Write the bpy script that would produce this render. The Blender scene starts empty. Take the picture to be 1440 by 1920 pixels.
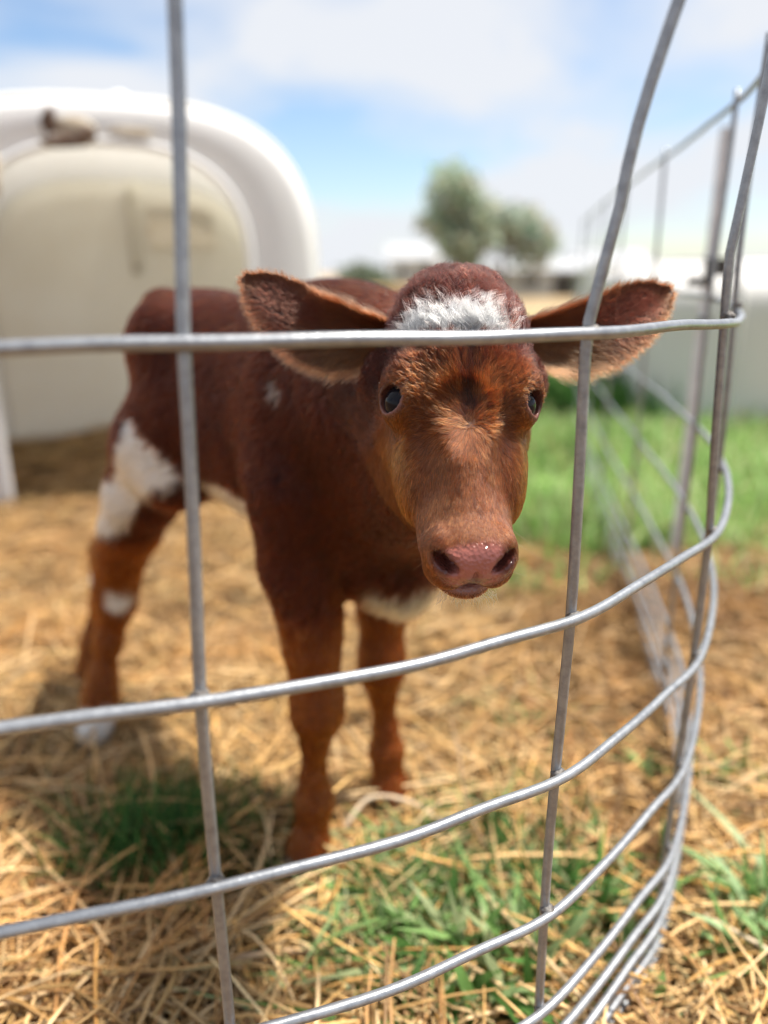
import bpy, bmesh, math, random
import numpy as np
from mathutils import Vector, Matrix, Euler

# ------------------------------------------------------------------ camera, sky, sun, exposure
scene = bpy.context.scene
COL = scene.collection
rng = np.random.default_rng(11)
random.seed(5)

CAM_H = 0.80
cam_data = bpy.data.cameras.new("camera")
cam_data.lens = 26.0
cam_data.sensor_fit = 'VERTICAL'
cam_data.sensor_height = 26.0 * 1920.0 / 1420.0
cam_data.sensor_width = cam_data.sensor_height * 0.75
cam_data.clip_start = 0.02
cam_data.clip_end = 3000.0
cam_data.dof.use_dof = True
cam_data.dof.focus_distance = 0.61
cam_data.dof.aperture_fstop = 1.7
cam = bpy.data.objects.new("camera", cam_data)
COL.objects.link(cam)
cam.location = (0.0, 0.0, CAM_H)
cam.rotation_euler = (math.radians(90 - 17.5), 0.0, 0.0)
scene.camera = cam

SUN_AZ = math.radians(76)      # clockwise from +Y (view direction) towards +X
SUN_EL = math.radians(66)
to_sun = Vector((math.sin(SUN_AZ) * math.cos(SUN_EL), math.cos(SUN_AZ) * math.cos(SUN_EL), math.sin(SUN_EL)))

world = bpy.data.worlds.new("World")
scene.world = world
world.use_nodes = True
wn, wl = world.node_tree.nodes, world.node_tree.links
wn.clear()
w_out = wn.new("ShaderNodeOutputWorld")
w_bg = wn.new("ShaderNodeBackground")
w_bg.inputs["Strength"].default_value = 0.070
sky = wn.new("ShaderNodeTexSky")
sky.sky_type = 'NISHITA'
sky.sun_disc = False
sky.sun_elevation = SUN_EL
sky.sun_rotation = SUN_AZ
sky.air_density = 1.0
sky.dust_density = 0.6
# broken cloud: noise looked up on a flat layer above the ground
w_co = wn.new("ShaderNodeTexCoord")
w_sep = wn.new("ShaderNodeSeparateXYZ")
wl.new(w_co.outputs["Generated"], w_sep.inputs[0])
w_add = wn.new("ShaderNodeMath"); w_add.operation = 'ADD'; w_add.inputs[1].default_value = 0.22
w_max = wn.new("ShaderNodeMath"); w_max.operation = 'MAXIMUM'; w_max.inputs[1].default_value = 0.05
wl.new(w_sep.outputs["Z"], w_add.inputs[0]); wl.new(w_add.outputs[0], w_max.inputs[0])
w_dx = wn.new("ShaderNodeMath"); w_dx.operation = 'DIVIDE'
w_dy = wn.new("ShaderNodeMath"); w_dy.operation = 'DIVIDE'
wl.new(w_sep.outputs["X"], w_dx.inputs[0]); wl.new(w_max.outputs[0], w_dx.inputs[1])
wl.new(w_sep.outputs["Y"], w_dy.inputs[0]); wl.new(w_max.outputs[0], w_dy.inputs[1])
w_cmb = wn.new("ShaderNodeCombineXYZ")
wl.new(w_dx.outputs[0], w_cmb.inputs[0]); wl.new(w_dy.outputs[0], w_cmb.inputs[1])
w_map = wn.new("ShaderNodeMapping")
w_map.inputs["Location"].default_value = (0.0, 2.4, 0.0)
w_map.inputs["Scale"].default_value = (1.0, 1.0, 1.0)
wl.new(w_cmb.outputs[0], w_map.inputs[0])
w_noise = wn.new("ShaderNodeTexNoise")
w_noise.inputs["Scale"].default_value = 1.05
w_noise.inputs["Detail"].default_value = 7.0
w_noise.inputs["Roughness"].default_value = 0.52
w_noise.inputs["Distortion"].default_value = 0.35
wl.new(w_map.outputs[0], w_noise.inputs["Vector"])
w_ramp = wn.new("ShaderNodeValToRGB")
w_ramp.color_ramp.elements[0].position = 0.36
w_ramp.color_ramp.elements[0].color = (0.0, 0.0, 0.0, 1)
w_ramp.color_ramp.elements[1].position = 0.53
w_ramp.color_ramp.elements[1].color = (0.97, 0.97, 0.97, 1)
wl.new(w_noise.outputs["Fac"], w_ramp.inputs[0])
w_mix = wn.new("ShaderNodeMix"); w_mix.data_type = 'RGBA'
wl.new(w_ramp.outputs[0], w_mix.inputs[0])
w_gain = wn.new("ShaderNodeMix"); w_gain.data_type = 'RGBA'; w_gain.blend_type = 'MULTIPLY'; w_gain.inputs[0].default_value = 1.0
w_gain.inputs[7].default_value = (1.3, 1.35, 1.4, 1)
wl.new(sky.outputs[0], w_gain.inputs[6])
wl.new(w_gain.outputs[2], w_mix.inputs[6])
w_mix.inputs[7].default_value = (6.8, 7.0, 7.4, 1)
wl.new(w_mix.outputs[2], w_bg.inputs["Color"])
wl.new(w_bg.outputs[0], w_out.inputs[0])

sun_data = bpy.data.lights.new("sun", 'SUN')
sun_data.energy = 5.0
sun_data.angle = math.radians(4.0)
sun_data.color = (1.0, 0.94, 0.85)
sun = bpy.data.objects.new("sun", sun_data)
COL.objects.link(sun)
sun.location = (3, 0, 5)
sun.rotation_euler = (-to_sun).to_track_quat('-Z', 'Y').to_euler()

scene.render.engine = 'CYCLES'
scene.view_settings.view_transform = 'Standard'
scene.view_settings.look = 'None'
scene.view_settings.exposure = 0.86
scene.view_settings.gamma = 1.0
scene.view_settings.use_curve_mapping = False
scene.cycles.use_denoising = True
scene.cycles.filter_width = 1.2
scene.cycles.max_bounces = 8
scene.cycles.diffuse_bounces = 3
scene.cycles.glossy_bounces = 3
scene.cycles.transmission_bounces = 6
scene.cycles.transparent_max_bounces = 8
scene.cycles.sample_clamp_indirect = 6.0
scene.cycles_curves.shape = 'RIBBONS'

# ------------------------------------------------------------------ helpers
def tag(o, label=None, cat=None, group=None, kind=None):
    if label: o["label"] = label
    if cat: o["category"] = cat
    if group: o["group"] = group
    if kind: o["kind"] = kind
    return o

def link(o, parent=None):
    COL.objects.link(o)
    if parent is not None: o.parent = parent
    return o

def empty(name, loc=(0, 0, 0)):
    o = bpy.data.objects.new(name, None)
    o.empty_display_size = 0.05
    o.location = loc
    COL.objects.link(o)
    return o

def mesh_obj(name, verts, faces, mat, parent=None, smooth=True, colors=None, cname="tint"):
    """verts (n,3) in the parent's space; faces: (m,k) array or list of lists; colors: per-vertex rgb"""
    me = bpy.data.meshes.new(name)
    verts = np.asarray(verts, dtype=np.float32)
    if isinstance(faces, np.ndarray):
        k = faces.shape[1]
        me.vertices.add(len(verts)); me.vertices.foreach_set("co", verts.ravel())
        me.loops.add(faces.size); me.loops.foreach_set("vertex_index", faces.astype(np.int32).ravel())
        me.polygons.add(len(faces))
        me.polygons.foreach_set("loop_start", np.arange(0, faces.size, k, dtype=np.int32))
        me.update(calc_edges=True)
    else:
        me.from_pydata([tuple(map(float, v)) for v in verts], [], [list(map(int, f)) for f in faces])
    me.validate(clean_customdata=False)
    if smooth:
        me.polygons.foreach_set("use_smooth", np.ones(len(me.polygons), dtype=bool))
    if colors is not None:
        a = me.color_attributes.new(cname, 'FLOAT_COLOR', 'POINT')
        c4 = np.ones((len(verts), 4), dtype=np.float32); c4[:, :3] = colors
        a.data.foreach_set("color", c4.ravel())
    if mat is not None: me.materials.append(mat)
    o = bpy.data.objects.new(name, me)
    return link(o, parent)

def new_mat(name):
    m = bpy.data.materials.new(name); m.use_nodes = True
    nt = m.node_tree
    return m, nt.nodes, nt.links, nt.nodes["Principled BSDF"]

def noise_mat(name, c1, c2, scale=20, rough=0.7, bump=0.0, bump_scale=60, metallic=0.0, detail=5, spec=0.5, lo=0.35, hi=0.65, bump_dist=0.002):
    m, N, L, B = new_mat(name)
    tc = N.new("ShaderNodeTexCoord")
    nz = N.new("ShaderNodeTexNoise"); nz.inputs["Scale"].default_value = scale; nz.inputs["Detail"].default_value = detail
    L.new(tc.outputs["Object"], nz.inputs["Vector"])
    r = N.new("ShaderNodeValToRGB")
    r.color_ramp.elements[0].position = lo; r.color_ramp.elements[0].color = (*c1, 1)
    r.color_ramp.elements[1].position = hi; r.color_ramp.elements[1].color = (*c2, 1)
    L.new(nz.outputs["Fac"], r.inputs[0]); L.new(r.outputs[0], B.inputs["Base Color"])
    B.inputs["Roughness"].default_value = rough; B.inputs["Metallic"].default_value = metallic
    B.inputs["Specular IOR Level"].default_value = spec
    if bump > 0:
        n2 = N.new("ShaderNodeTexNoise"); n2.inputs["Scale"].default_value = bump_scale; n2.inputs["Detail"].default_value = 6
        L.new(tc.outputs["Object"], n2.inputs["Vector"])
        bp = N.new("ShaderNodeBump"); bp.inputs["Strength"].default_value = bump; bp.inputs["Distance"].default_value = bump_dist
        L.new(n2.outputs["Fac"], bp.inputs["Height"]); L.new(bp.outputs[0], B.inputs["Normal"])
    return m

def tint_mat(name, rough=0.6, spec=0.4, translucent=0.0, attr="tint", var=0.0, vscale=40):
    """colour comes from a per-vertex attribute (each straw, leaf or blade has its own colour)"""
    m, N, L, B = new_mat(name)
    at = N.new("ShaderNodeAttribute"); at.attribute_name = attr
    B.inputs["Roughness"].default_value = rough; B.inputs["Specular IOR Level"].default_value = spec
    src = at.outputs["Color"]
    if var > 0:
        tc = N.new("ShaderNodeTexCoord")
        nz = N.new("ShaderNodeTexNoise"); nz.inputs["Scale"].default_value = vscale; nz.inputs["Detail"].default_value = 4
        L.new(tc.outputs["Object"], nz.inputs["Vector"])
        mr = N.new("ShaderNodeMapRange"); mr.inputs[3].default_value = 1 - var; mr.inputs[4].default_value = 1 + var
        L.new(nz.outputs["Fac"], mr.inputs[0])
        hs = N.new("ShaderNodeHueSaturation"); L.new(src, hs.inputs["Color"]); L.new(mr.outputs[0], hs.inputs["Value"])
        src = hs.outputs[0]
    L.new(src, B.inputs["Base Color"])
    if translucent > 0:
        tr = N.new("ShaderNodeBsdfTranslucent"); L.new(src, tr.inputs["Color"])
        mx = N.new("ShaderNodeMixShader"); mx.inputs[0].default_value = translucent
        L.new(B.outputs[0], mx.inputs[1]); L.new(tr.outputs[0], mx.inputs[2])
        L.new(mx.outputs[0], N["Material Output"].inputs["Surface"])
    return m

def frame_along(pts):
    pts = np.asarray(pts, float)
    t = np.gradient(pts, axis=0); t /= np.linalg.norm(t, axis=1, keepdims=True) + 1e-12
    ref = np.array([0.0, 0, 1.0]) if abs(t[0, 2]) < 0.9 else np.array([1.0, 0, 0])
    n = np.zeros_like(t)
    n0 = ref - t[0] * ref.dot(t[0]); n[0] = n0 / np.linalg.norm(n0)
    for i in range(1, len(pts)):
        v = n[i-1] - t[i] * n[i-1].dot(t[i]); n[i] = v / (np.linalg.norm(v) + 1e-12)
    return t, n, np.cross(t, n)

def tube(pts, rad, sides=10, cap=True):
    pts = np.asarray(pts, float); m = len(pts)
    rad = np.broadcast_to(np.asarray(rad, float), (m,))
    t, n, b = frame_along(pts)
    a = np.linspace(0, 2*np.pi, sides, endpoint=False)
    ring = np.cos(a)[None, :, None]*n[:, None, :] + np.sin(a)[None, :, None]*b[:, None, :]
    v = (pts[:, None, :] + ring*rad[:, None, None]).reshape(-1, 3)
    f = []
    for i in range(m-1):
        for j in range(sides):
            k = (j+1) % sides
            f.append([i*sides+j, i*sides+k, (i+1)*sides+k, (i+1)*sides+j])
    if cap:
        f.append(list(range(sides))[::-1]); f.append([(m-1)*sides+j for j in range(sides)])
    return v, f

def catmull(P, per=10):
    P = np.asarray(P, float); Q = np.vstack([2*P[0]-P[1], P, 2*P[-1]-P[-2]])
    out = []
    for i in range(len(P)-1):
        p0, p1, p2, p3 = Q[i:i+4]
        for s in np.linspace(0, 1, per, endpoint=False):
            out.append(0.5*((2*p1)+(-p0+p2)*s+(2*p0-5*p1+4*p2-p3)*s**2+(-p0+3*p1-3*p2+p3)*s**3))
    out.append(P[-1]); return np.array(out)

def box(c, s, rz=0.0):
    x, y, z = np.array(s)/2.0
    v = np.array([[-x,-y,-z],[x,-y,-z],[x,y,-z],[-x,y,-z],[-x,-y,z],[x,-y,z],[x,y,z],[-x,y,z]])
    cz, sz = math.cos(rz), math.sin(rz)
    v = np.stack([v[:,0]*cz-v[:,1]*sz, v[:,0]*sz+v[:,1]*cz, v[:,2]], 1)+np.array(c)
    return v, [[0,3,2,1],[4,5,6,7],[0,1,5,4],[1,2,6,5],[2,3,7,6],[3,0,4,7]]

def join(parts):
    V, F, o = [], [], 0
    for v, f in parts:
        V.append(np.asarray(v)); F += [[i+o for i in q] for q in f]; o += len(v)
    return np.vstack(V), F

def wob(x, y, s=1.0, seed=0.0):
    """cheap smooth noise, about -1..1"""
    x = np.asarray(x)*s; y = np.asarray(y)*s
    return (np.sin(1.7*x+0.9*y+seed)+np.sin(-1.1*x+2.3*y+1.7*seed+1)+np.sin(2.9*x-0.7*y+2.1+seed*.7)+np.sin(0.6*x+3.4*y+0.4-seed)
            +0.6*np.sin(5.1*x+2.2*y+seed)+0.6*np.sin(-3.3*x+5.7*y+seed*2))/3.6

def wob3(p, s=1.0, seed=0.0):
    q = np.asarray(p)*s
    x, y, z = q[..., 0], q[..., 1], q[..., 2]
    return (np.sin(1.9*x+1.1*y-0.7*z+seed)+np.sin(-1.3*x+2.1*y+1.6*z+1.3+seed)+np.sin(0.8*x-1.7*y+2.4*z+2.2+seed*.5)
            +np.sin(2.7*x+0.3*y+1.2*z+0.7-seed)+0.6*np.sin(4.3*x-3.1*y+2.2*z+seed)+0.6*np.sin(-2.2*x+4.9*y+3.6*z+seed))/3.8

def sstep(a, b, x):
    t = np.clip((x-a)/(b-a), 0, 1); return t*t*(3-2*t)

# ------------------------------------------------------------------ ground
def ground_h(x, y):
    near = np.exp(-((x+0.1)**2+(y-1.2)**2)/6.0)
    h = 0.012*wob(x, y, 5.0, 1.3)+0.008*wob(x, y, 13.0, 4.1)
    bed = 0.12*np.exp(-(((x+1.05)/0.7)**2+((y-3.5)/0.6)**2))          # bedding piled in the shelter
    heap = 0.06*np.exp(-(((x-0.95)/0.5)**2+((y-1.75)/0.22)**2))
    return h*np.clip(near*1.6+0.25, 0, 1)-0.012+bed+heap

gx = np.concatenate([np.linspace(-900, -4, 14), np.linspace(-3.6, 3.6, 181), np.linspace(4, 900, 14)])
gy = np.concatenate([np.linspace(-60, -1.2, 8), np.linspace(-1, 6.5, 188), np.linspace(7, 60, 24), np.linspace(80, 1800, 12)])
GX, GY = np.meshgrid(gx, gy)
GZ = ground_h(GX, GY)
far = sstep(4, 9, np.hypot(GX, GY-1)); GZ = GZ*(1-far)-0.02*far
nx, ny = len(gx), len(gy)
gv = np.stack([GX, GY, GZ], -1).reshape(-1, 3)
idx = np.arange(nx*ny).reshape(ny, nx)
gf = np.stack([idx[:-1, :-1], idx[:-1, 1:], idx[1:, 1:], idx[1:, :-1]], -1).reshape(-1, 4)

gm, N, L, B = new_mat("ground_litter")
geo = N.new("ShaderNodeNewGeometry")
n1 = N.new("ShaderNodeTexNoise"); n1.inputs["Scale"].default_value = 7; n1.inputs["Detail"].default_value = 8; n1.inputs["Roughness"].default_value = 0.7
L.new(geo.outputs["Position"], n1.inputs["Vector"])
r1 = N.new("ShaderNodeValToRGB")
r1.color_ramp.elements[0].position = 0.34; r1.color_ramp.elements[0].color = (0.05, 0.027, 0.012, 1)
r1.color_ramp.elements[1].position = 0.66; r1.color_ramp.elements[1].color = (0.25, 0.145, 0.06, 1)
L.new(n1.outputs["Fac"], r1.inputs[0])
# grass beyond the straw yard
sp = N.new("ShaderNodeSeparateXYZ"); L.new(geo.outputs["Position"], sp.inputs[0])
n2 = N.new("ShaderNodeTexNoise"); n2.inputs["Scale"].default_value = 1.6; n2.inputs["Detail"].default_value = 5
L.new(geo.outputs["Position"], n2.inputs["Vector"])
def math_node(op, a, b):
    m = N.new("ShaderNodeMath"); m.operation = op
    for i, q in enumerate((a, b)):
        if isinstance(q, (int, float)): m.inputs[i].default_value = q
        else: L.new(q, m.inputs[i])
    return m.outputs[0]
gfac = math_node('ADD', math_node('SUBTRACT', sp.outputs["Y"], 2.35), math_node('MULTIPLY', math_node('SUBTRACT', n2.outputs["Fac"], 0.5), 1.6))
gfac2 = math_node('ADD', math_node('SUBTRACT', sp.outputs["X"], 0.0), math_node('MULTIPLY', math_node('SUBTRACT', n2.outputs["Fac"], 0.5), 2.4))
gmask = math_node('MULTIPLY', math_node('MAXIMUM', math_node('MINIMUM', math_node('MULTIPLY', gfac, 4.0), 1.0), 0.0),
                  math_node('MAXIMUM', math_node('MINIMUM', math_node('MULTIPLY', gfac2, 4.0), 1.0), 0.0))
n3 = N.new("ShaderNodeTexNoise"); n3.inputs["Scale"].default_value = 3; n3.inputs["Detail"].default_value = 6
L.new(geo.outputs["Position"], n3.inputs["Vector"])
r2 = N.new("ShaderNodeValToRGB")
r2.color_ramp.elements[0].position = 0.35; r2.color_ramp.elements[0].color = (0.14, 0.27, 0.055, 1)
r2.color_ramp.elements[1].position = 0.65; r2.color_ramp.elements[1].color = (0.30, 0.45, 0.13, 1)
L.new(n3.outputs["Fac"], r2.inputs[0])
mxg = N.new("ShaderNodeMix"); mxg.data_type = 'RGBA'
L.new(gmask, mxg.inputs[0]); L.new(r1.outputs[0], mxg.inputs[6]); L.new(r2.outputs[0], mxg.inputs[7])
# far off the ground dries out to a sandy yard
fmask = math_node('MAXIMUM', math_node('MINIMUM', math_node('MULTIPLY', math_node('SUBTRACT', sp.outputs["Y"], 13.0), 0.3), 1.0), 0.0)
mxf = N.new("ShaderNodeMix"); mxf.data_type = 'RGBA'
L.new(fmask, mxf.inputs[0]); L.new(mxg.outputs[2], mxf.inputs[6]); mxf.inputs[7].default_value = (0.36, 0.27, 0.16, 1)
L.new(mxf.outputs[2], B.inputs["Base Color"])
B.inputs["Roughness"].default_value = 0.95; B.inputs["Specular IOR Level"].default_value = 0.15
bp = N.new("ShaderNodeBump"); bp.inputs["Strength"].default_value = 0.9; bp.inputs["Distance"].default_value = 0.02
n4 = N.new("ShaderNodeTexNoise"); n4.inputs["Scale"].default_value = 45; n4.inputs["Detail"].default_value = 5
L.new(geo.outputs["Position"], n4.inputs["Vector"]); L.new(n4.outputs["Fac"], bp.inputs["Height"]); L.new(bp.outputs[0], B.inputs["Normal"])
ground = mesh_obj("ground", gv, gf, gm)
tag(ground, kind="structure")

# ------------------------------------------------------------------ calf hutch (white moulded shelter)
def plastic(name, col, trans, rough=0.65, dirt=0.0, dirt_col=(0.33, 0.26, 0.17)):
    m, N, L, B = new_mat(name)
    tc = N.new("ShaderNodeTexCoord")
    nz = N.new("ShaderNodeTexNoise"); nz.inputs["Scale"].default_value = 3.5; nz.inputs["Detail"].default_value = 7; nz.inputs["Roughness"].default_value = 0.65
    L.new(tc.outputs["Object"], nz.inputs["Vector"])
    r = N.new("ShaderNodeValToRGB")
    r.color_ramp.elements[0].position = 0.35; r.color_ramp.elements[0].color = (*[c*(1-dirt)+d*dirt for c, d in zip(col, dirt_col)], 1)
    r.color_ramp.elements[1].position = 0.62; r.color_ramp.elements[1].color = (*col, 1)
    L.new(nz.outputs["Fac"], r.inputs[0]); L.new(r.outputs[0], B.inputs["Base Color"])
    B.inputs["Roughness"].default_value = rough
    tr = N.new("ShaderNodeBsdfTranslucent"); L.new(r.outputs[0], tr.inputs["Color"])
    mx = N.new("ShaderNodeMixShader"); mx.inputs[0].default_value = trans
    L.new(B.outputs[0], mx.inputs[1]); L.new(tr.outputs[0], mx.inputs[2])
    L.new(mx.outputs[0], N["Material Output"].inputs["Surface"])
    return m

hutch_shell = plastic("hutch_shell_plastic", (0.90, 0.89, 0.86), 0.55, dirt=0.04)
hutch_mat = plastic("hutch_plastic", (0.90, 0.90, 0.90), 0.28, dirt=0.03)
hutch_in = plastic("hutch_back_plastic", (0.84, 0.82, 0.75), 0.55, rough=0.6, dirt=0.12, dirt_col=(0.55, 0.45, 0.28))

def arch(hw, spring, height, n=48, p=2.0, z0=-0.03):
    """closed-at-base arch outline from the left foot over the top to the right foot"""
    pts = []
    for s in np.linspace(z0, spring, 10, endpoint=False): pts.append((-hw, s))
    for a in np.linspace(math.pi, 0, n):
        c, s = math.cos(a), math.sin(a)
        pts.append((hw*math.copysign(abs(c)**(2/p), c), spring+height*abs(s)**(2/p)))
    for s in np.linspace(spring, z0, 10, endpoint=False)[1:]: pts.append((hw, s))
    pts.append((hw, z0))
    return np.array(pts)

HX, HY = -0.915, 2.75
hutch = empty("calf_hutch", (HX, HY, 0.0))
hutch.rotation_euler = (0, 0, math.radians(16))
tag(hutch, "white moulded plastic calf hutch with arched doorway behind the calf", "calf hutch")

def loft_rings(rings):
    n = len(rings[0]); V = np.vstack(rings); F = []
    for i in range(len(rings)-1):
        for j in range(n-1):
            F.append([i*n+j, i*n+j+1, (i+1)*n+j+1, (i+1)*n+j])
    return V, F
def ring(prof, y): return np.stack([prof[:, 0], np.full(len(prof), y), prof[:, 1]], 1)

def solidify(o, t):
    md = o.modifiers.new("thickness", 'SOLIDIFY'); md.thickness = t; md.offset = 0.0
    return o

outer = [(0.0, .695, .70, .63), (0.02, .705, .71, .645), (0.07, .71, .71, .65), (0.4, .70, .70, .655), (0.75, .64, .68, .63), (0.95, .60, .64, .56)]
sh = mesh_obj("shell", *loft_rings([ring(arch(w, s, h, p=3.1), y) for y, w, s, h in outer]), hutch_shell, hutch)
solidify(sh, 0.008)
A_o = arch(.695, .70, .63, p=3.1); A_i = arch(.45, .82, .39, p=2.6)
fr = []
for k, s in enumerate(np.linspace(0, 1, 7)):
    bulge = -0.014*math.sin(math.pi*s)
    fr.append(ring(A_o*(1-s)+A_i*s, bulge+0.0))
fp = mesh_obj("front_panel", *loft_rings(fr), hutch_mat, hutch); solidify(fp, 0.008)
rim_pts = ring(A_i, -0.018)
rv, rf = tube(rim_pts, 0.014, 10)
mesh_obj("doorway_rim", rv, rf, hutch_mat, hutch)
Bk = arch(.60, .64, .56, p=3.1)
bw = []
for s in (1.0, .93, .8, .5, .2, .02):
    bw.append(ring(np.stack([Bk[:, 0]*s, -0.03+(Bk[:, 1]+0.03)*s], 1), 0.95+0.07*(1-s)**.5))
bk = mesh_obj("back_panel", *loft_rings(bw), hutch_in, hutch); solidify(bk, 0.008)
# moulded rib and recessed hatch on the rear wall
v, f = join([tube([(0.04, 0.985, z) for z in np.linspace(0.80, 1.22, 6)], [.02, .028, .03, .03, .028, .02], 10)])
mesh_obj("moulded_rib", v, f, hutch_in, hutch)
hatch_mat = noise_mat("hatch_board", (0.66, 0.60, 0.48), (0.74, 0.69, 0.58), 6, 0.7)
v, f = join([box((0.25, 0.985, 1.0), (0.30, 0.03, 0.18))])
mesh_obj("vent_hatch", v, f, hatch_mat, hutch, smooth=False)
# roof vent cap with a short neck
tt = np.linspace(0, 1, 9)
vp = [((0.05, 0.10, 1.335+0.05*s), r) for s, r in zip(tt, [.10, .075, .055, .042, .036, .033, .030, .025, .005])]
v, f = tube([p for p, r in vp], [r for p, r in vp], 20)
mesh_obj("roof_vent", v, f, hutch_mat, hutch)
# dried muck stuck above the doorway
muck_mat = noise_mat("dried_muck", (0.07, 0.04, 0.03), (0.20, 0.13, 0.09), 25, 0.95, 0.6, 60)
tan_mat = noise_mat("tan_muck", (0.42, 0.35, 0.26), (0.58, 0.52, 0.42), 18, 0.95, 0.5, 60)
def blob(c, r, seed, mat, name="muck", flat=0.35):
    bm = bmesh.new(); bmesh.ops.create_icosphere(bm, subdivisions=3, radius=1.0)
    V = np.array([v.co[:] for v in bm.verts]); F = [[q.index for q in p.verts] for p in bm.faces]; bm.free()
    V = V*(1+0.28*wob3(V, 1.6, seed)[:, None])*np.array(r)
    mesh_obj(name, V+np.array(c), F, mat, hutch)
blob((-.165, -.055, 1.26), (.024, .014, .04), 1.0, muck_mat)
blob((-.125, -.060, 1.20), (.07, .014, .018), 2.0, muck_mat)
blob((-.055, -.056, 1.225), (.028, .012, .020), 3.0, muck_mat)
blob((-.09, -.035, 1.245), (.06, .008, .032), 4.0, tan_mat)
blob((.08, -.030, 1.24), (.07, .006, .014), 5.0, tan_mat)
blob((-.36, -.05, 1.10), (.035, .018, .07), 6.0, tan_mat)

# ------------------------------------------------------------------ things beyond the pen
pale_plastic = plastic("pale_grey_plastic", (0.66, 0.65, 0.63), 0.10, dirt=0.08)
shelter = empty("low_shelter", (2.05, 4.55, 0.0))
tag(shelter, "low pale grey plastic shelter on the grass beyond the right side of the fence", "shelter")
so = [(-.80, .60, .50, .20), (-.78, .66, .52, .26), (-.6, .70, .55, .30), (.8, .72, .56, .32), (1.2, .70, .55, .30)]
rings = [np.stack([np.full(78, x-0.0), arch(w, s, h, n=58, p=3.4, z0=-0.03)[:78, 0], arch(w, s, h, n=58, p=3.4, z0=-0.03)[:78, 1]], 1) for x, w, s, h in so]
v, f = loft_rings(rings); o = mesh_obj("shell", v, f, pale_plastic, shelter); solidify(o, .01)
pe = arch(.60, .50, .20, n=58, p=3.4, z0=-.03)[:78]
er = [np.stack([np.full(78, -.80-0.03*(1-s)), pe[:, 0]*s, -.03+(pe[:, 1]+.03)*s], 1) for s in (1, .9, .5, .03)]
v, f = loft_rings(er); o = mesh_obj("end_panel", v, f, pale_plastic, shelter); solidify(o, .01)
for k, xx in enumerate((-.3, .15, .6)):
    pr = arch(.715, .555, .318, n=58, p=3.4, z0=-.03)[:78]
    v, f = tube(np.stack([np.full(78, xx), pr[:, 0], pr[:, 1]], 1), .018, 6); mesh_obj("rib", v, f, pale_plastic, shelter)

leaf_mat = tint_mat("tree_leaves", 0.6, 0.3, 0.55)
bark_mat = noise_mat("bark", (0.05, 0.038, 0.028), (0.13, 0.10, 0.075), 8, 0.95, 0.6, 20, bump_dist=0.02)
def tree(name, label, x, y, height, clumps, leaves, col, trunk_r, seed, leaf=0.16, group=None):
    r = np.random.default_rng(seed)
    root = empty(name, (x, y, -0.02)); tag(root, label, "tree", group)
    parts = [tube(catmull([(0, 0, 0), (.06*height*.3, 0, height*.25), (-.02*height, .02*height, height*.55), (.0, 0, height*.8)], 5),
                  np.linspace(trunk_r, trunk_r*.25, 16), 9)]
    for c, rad in clumps:
        c = np.array(c); b0 = np.array([0, 0, height*(0.28+0.3*r.random())])
        parts.append(tube(catmull([b0, (b0+c)/2+r.normal(0, .08*height*.3, 3), c], 5), np.linspace(trunk_r*.45, trunk_r*.08, 11), 6))
    v, f = join(parts); mesh_obj("trunk", v, f, bark_mat, root)
    P, C = [], []
    for c, rad in clumps:
        n = int(leaves*rad[0]*rad[2]/sum(q[0]*q[2] for _, q in clumps))
        d = r.normal(size=(n, 3)); d /= np.linalg.norm(d, axis=1, keepdims=True)
        rr = r.random(n)**(1/2.2)*(1+.25*wob3(d, 2.5, seed))
        p = np.array(c)+d*rr[:, None]*np.array(rad)
        P.append(p); C.append(np.array(col)*(0.75+0.5*r.random((n, 1)))*(1+.15*r.normal(size=(n, 3))*[1, .4, .5]))
    P = np.vstack(P); C = np.clip(np.vstack(C), .004, 1)
    n = len(P); a = r.normal(size=(n, 3)); a /= np.linalg.norm(a, axis=1, keepdims=True)
    b = np.cross(a, r.normal(size=(n, 3))); b /= np.linalg.norm(b, axis=1, keepdims=True)
    s = leaf*(0.6+0.8*r.random((n, 1)))
    V = np.stack([P-a*s, P+b*s*.45, P+a*s, P-b*s*.45], 1).reshape(-1, 3)
    F = np.arange(4*n).reshape(n, 4)
    mesh_obj("crown", V, F, leaf_mat, root, smooth=False, colors=np.repeat(C, 4, 0))
    return root
tree("tree", "tall grey-green tree above the calf's head", 2.35, 25.5, 4.4,
     [((-.25, 0, 3.3), (.95, .9, .85)), ((.35, .2, 2.8), (.9, .9, .8)), ((-.7, 0, 2.35), (.7, .7, .6)), ((.7, .1, 2.0), (.7, .7, .6)), ((.0, -.2, 1.7), (.8, .7, .5))], 1900, (.42, .48, .38), .16, 3)  # leaf colour lightened to put distance haze into the crown
tree("tree", "wide pale-green tree to the right of the tallest tree", 3.95, 26.5, 3.2,
     [((-.6, 0, 2.35), (1.0, .8, .75)), ((.5, 0, 2.2), (1.05, .8, .8)), ((1.0, .1, 1.5), (.8, .7, .6)), ((-1.3, 0, 1.5), (.75, .6, .6)), ((1.2, 0, 1.9), (.6, .6, .5))], 2600, (.44, .49, .40), .12, 4)  # these leaves are also paled with painted haze
bush_specs = [(-.8, 29, 1.1, 'low grey-green bush beside the white shed'), (6.6, 24, .9, 'low grey-green bush right of the pale-green tree')]
for i, (x, y, h, lab) in enumerate(bush_specs):
    tree("bush", lab, x, y, h, [((0, 0, h*.6), (h*.9, h*.8, h*.5)), ((h*.6, 0, h*.4), (h*.6, h*.6, h*.35))], 2500, (.26, .30, .22), .05, 20+i, leaf=.1)

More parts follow.
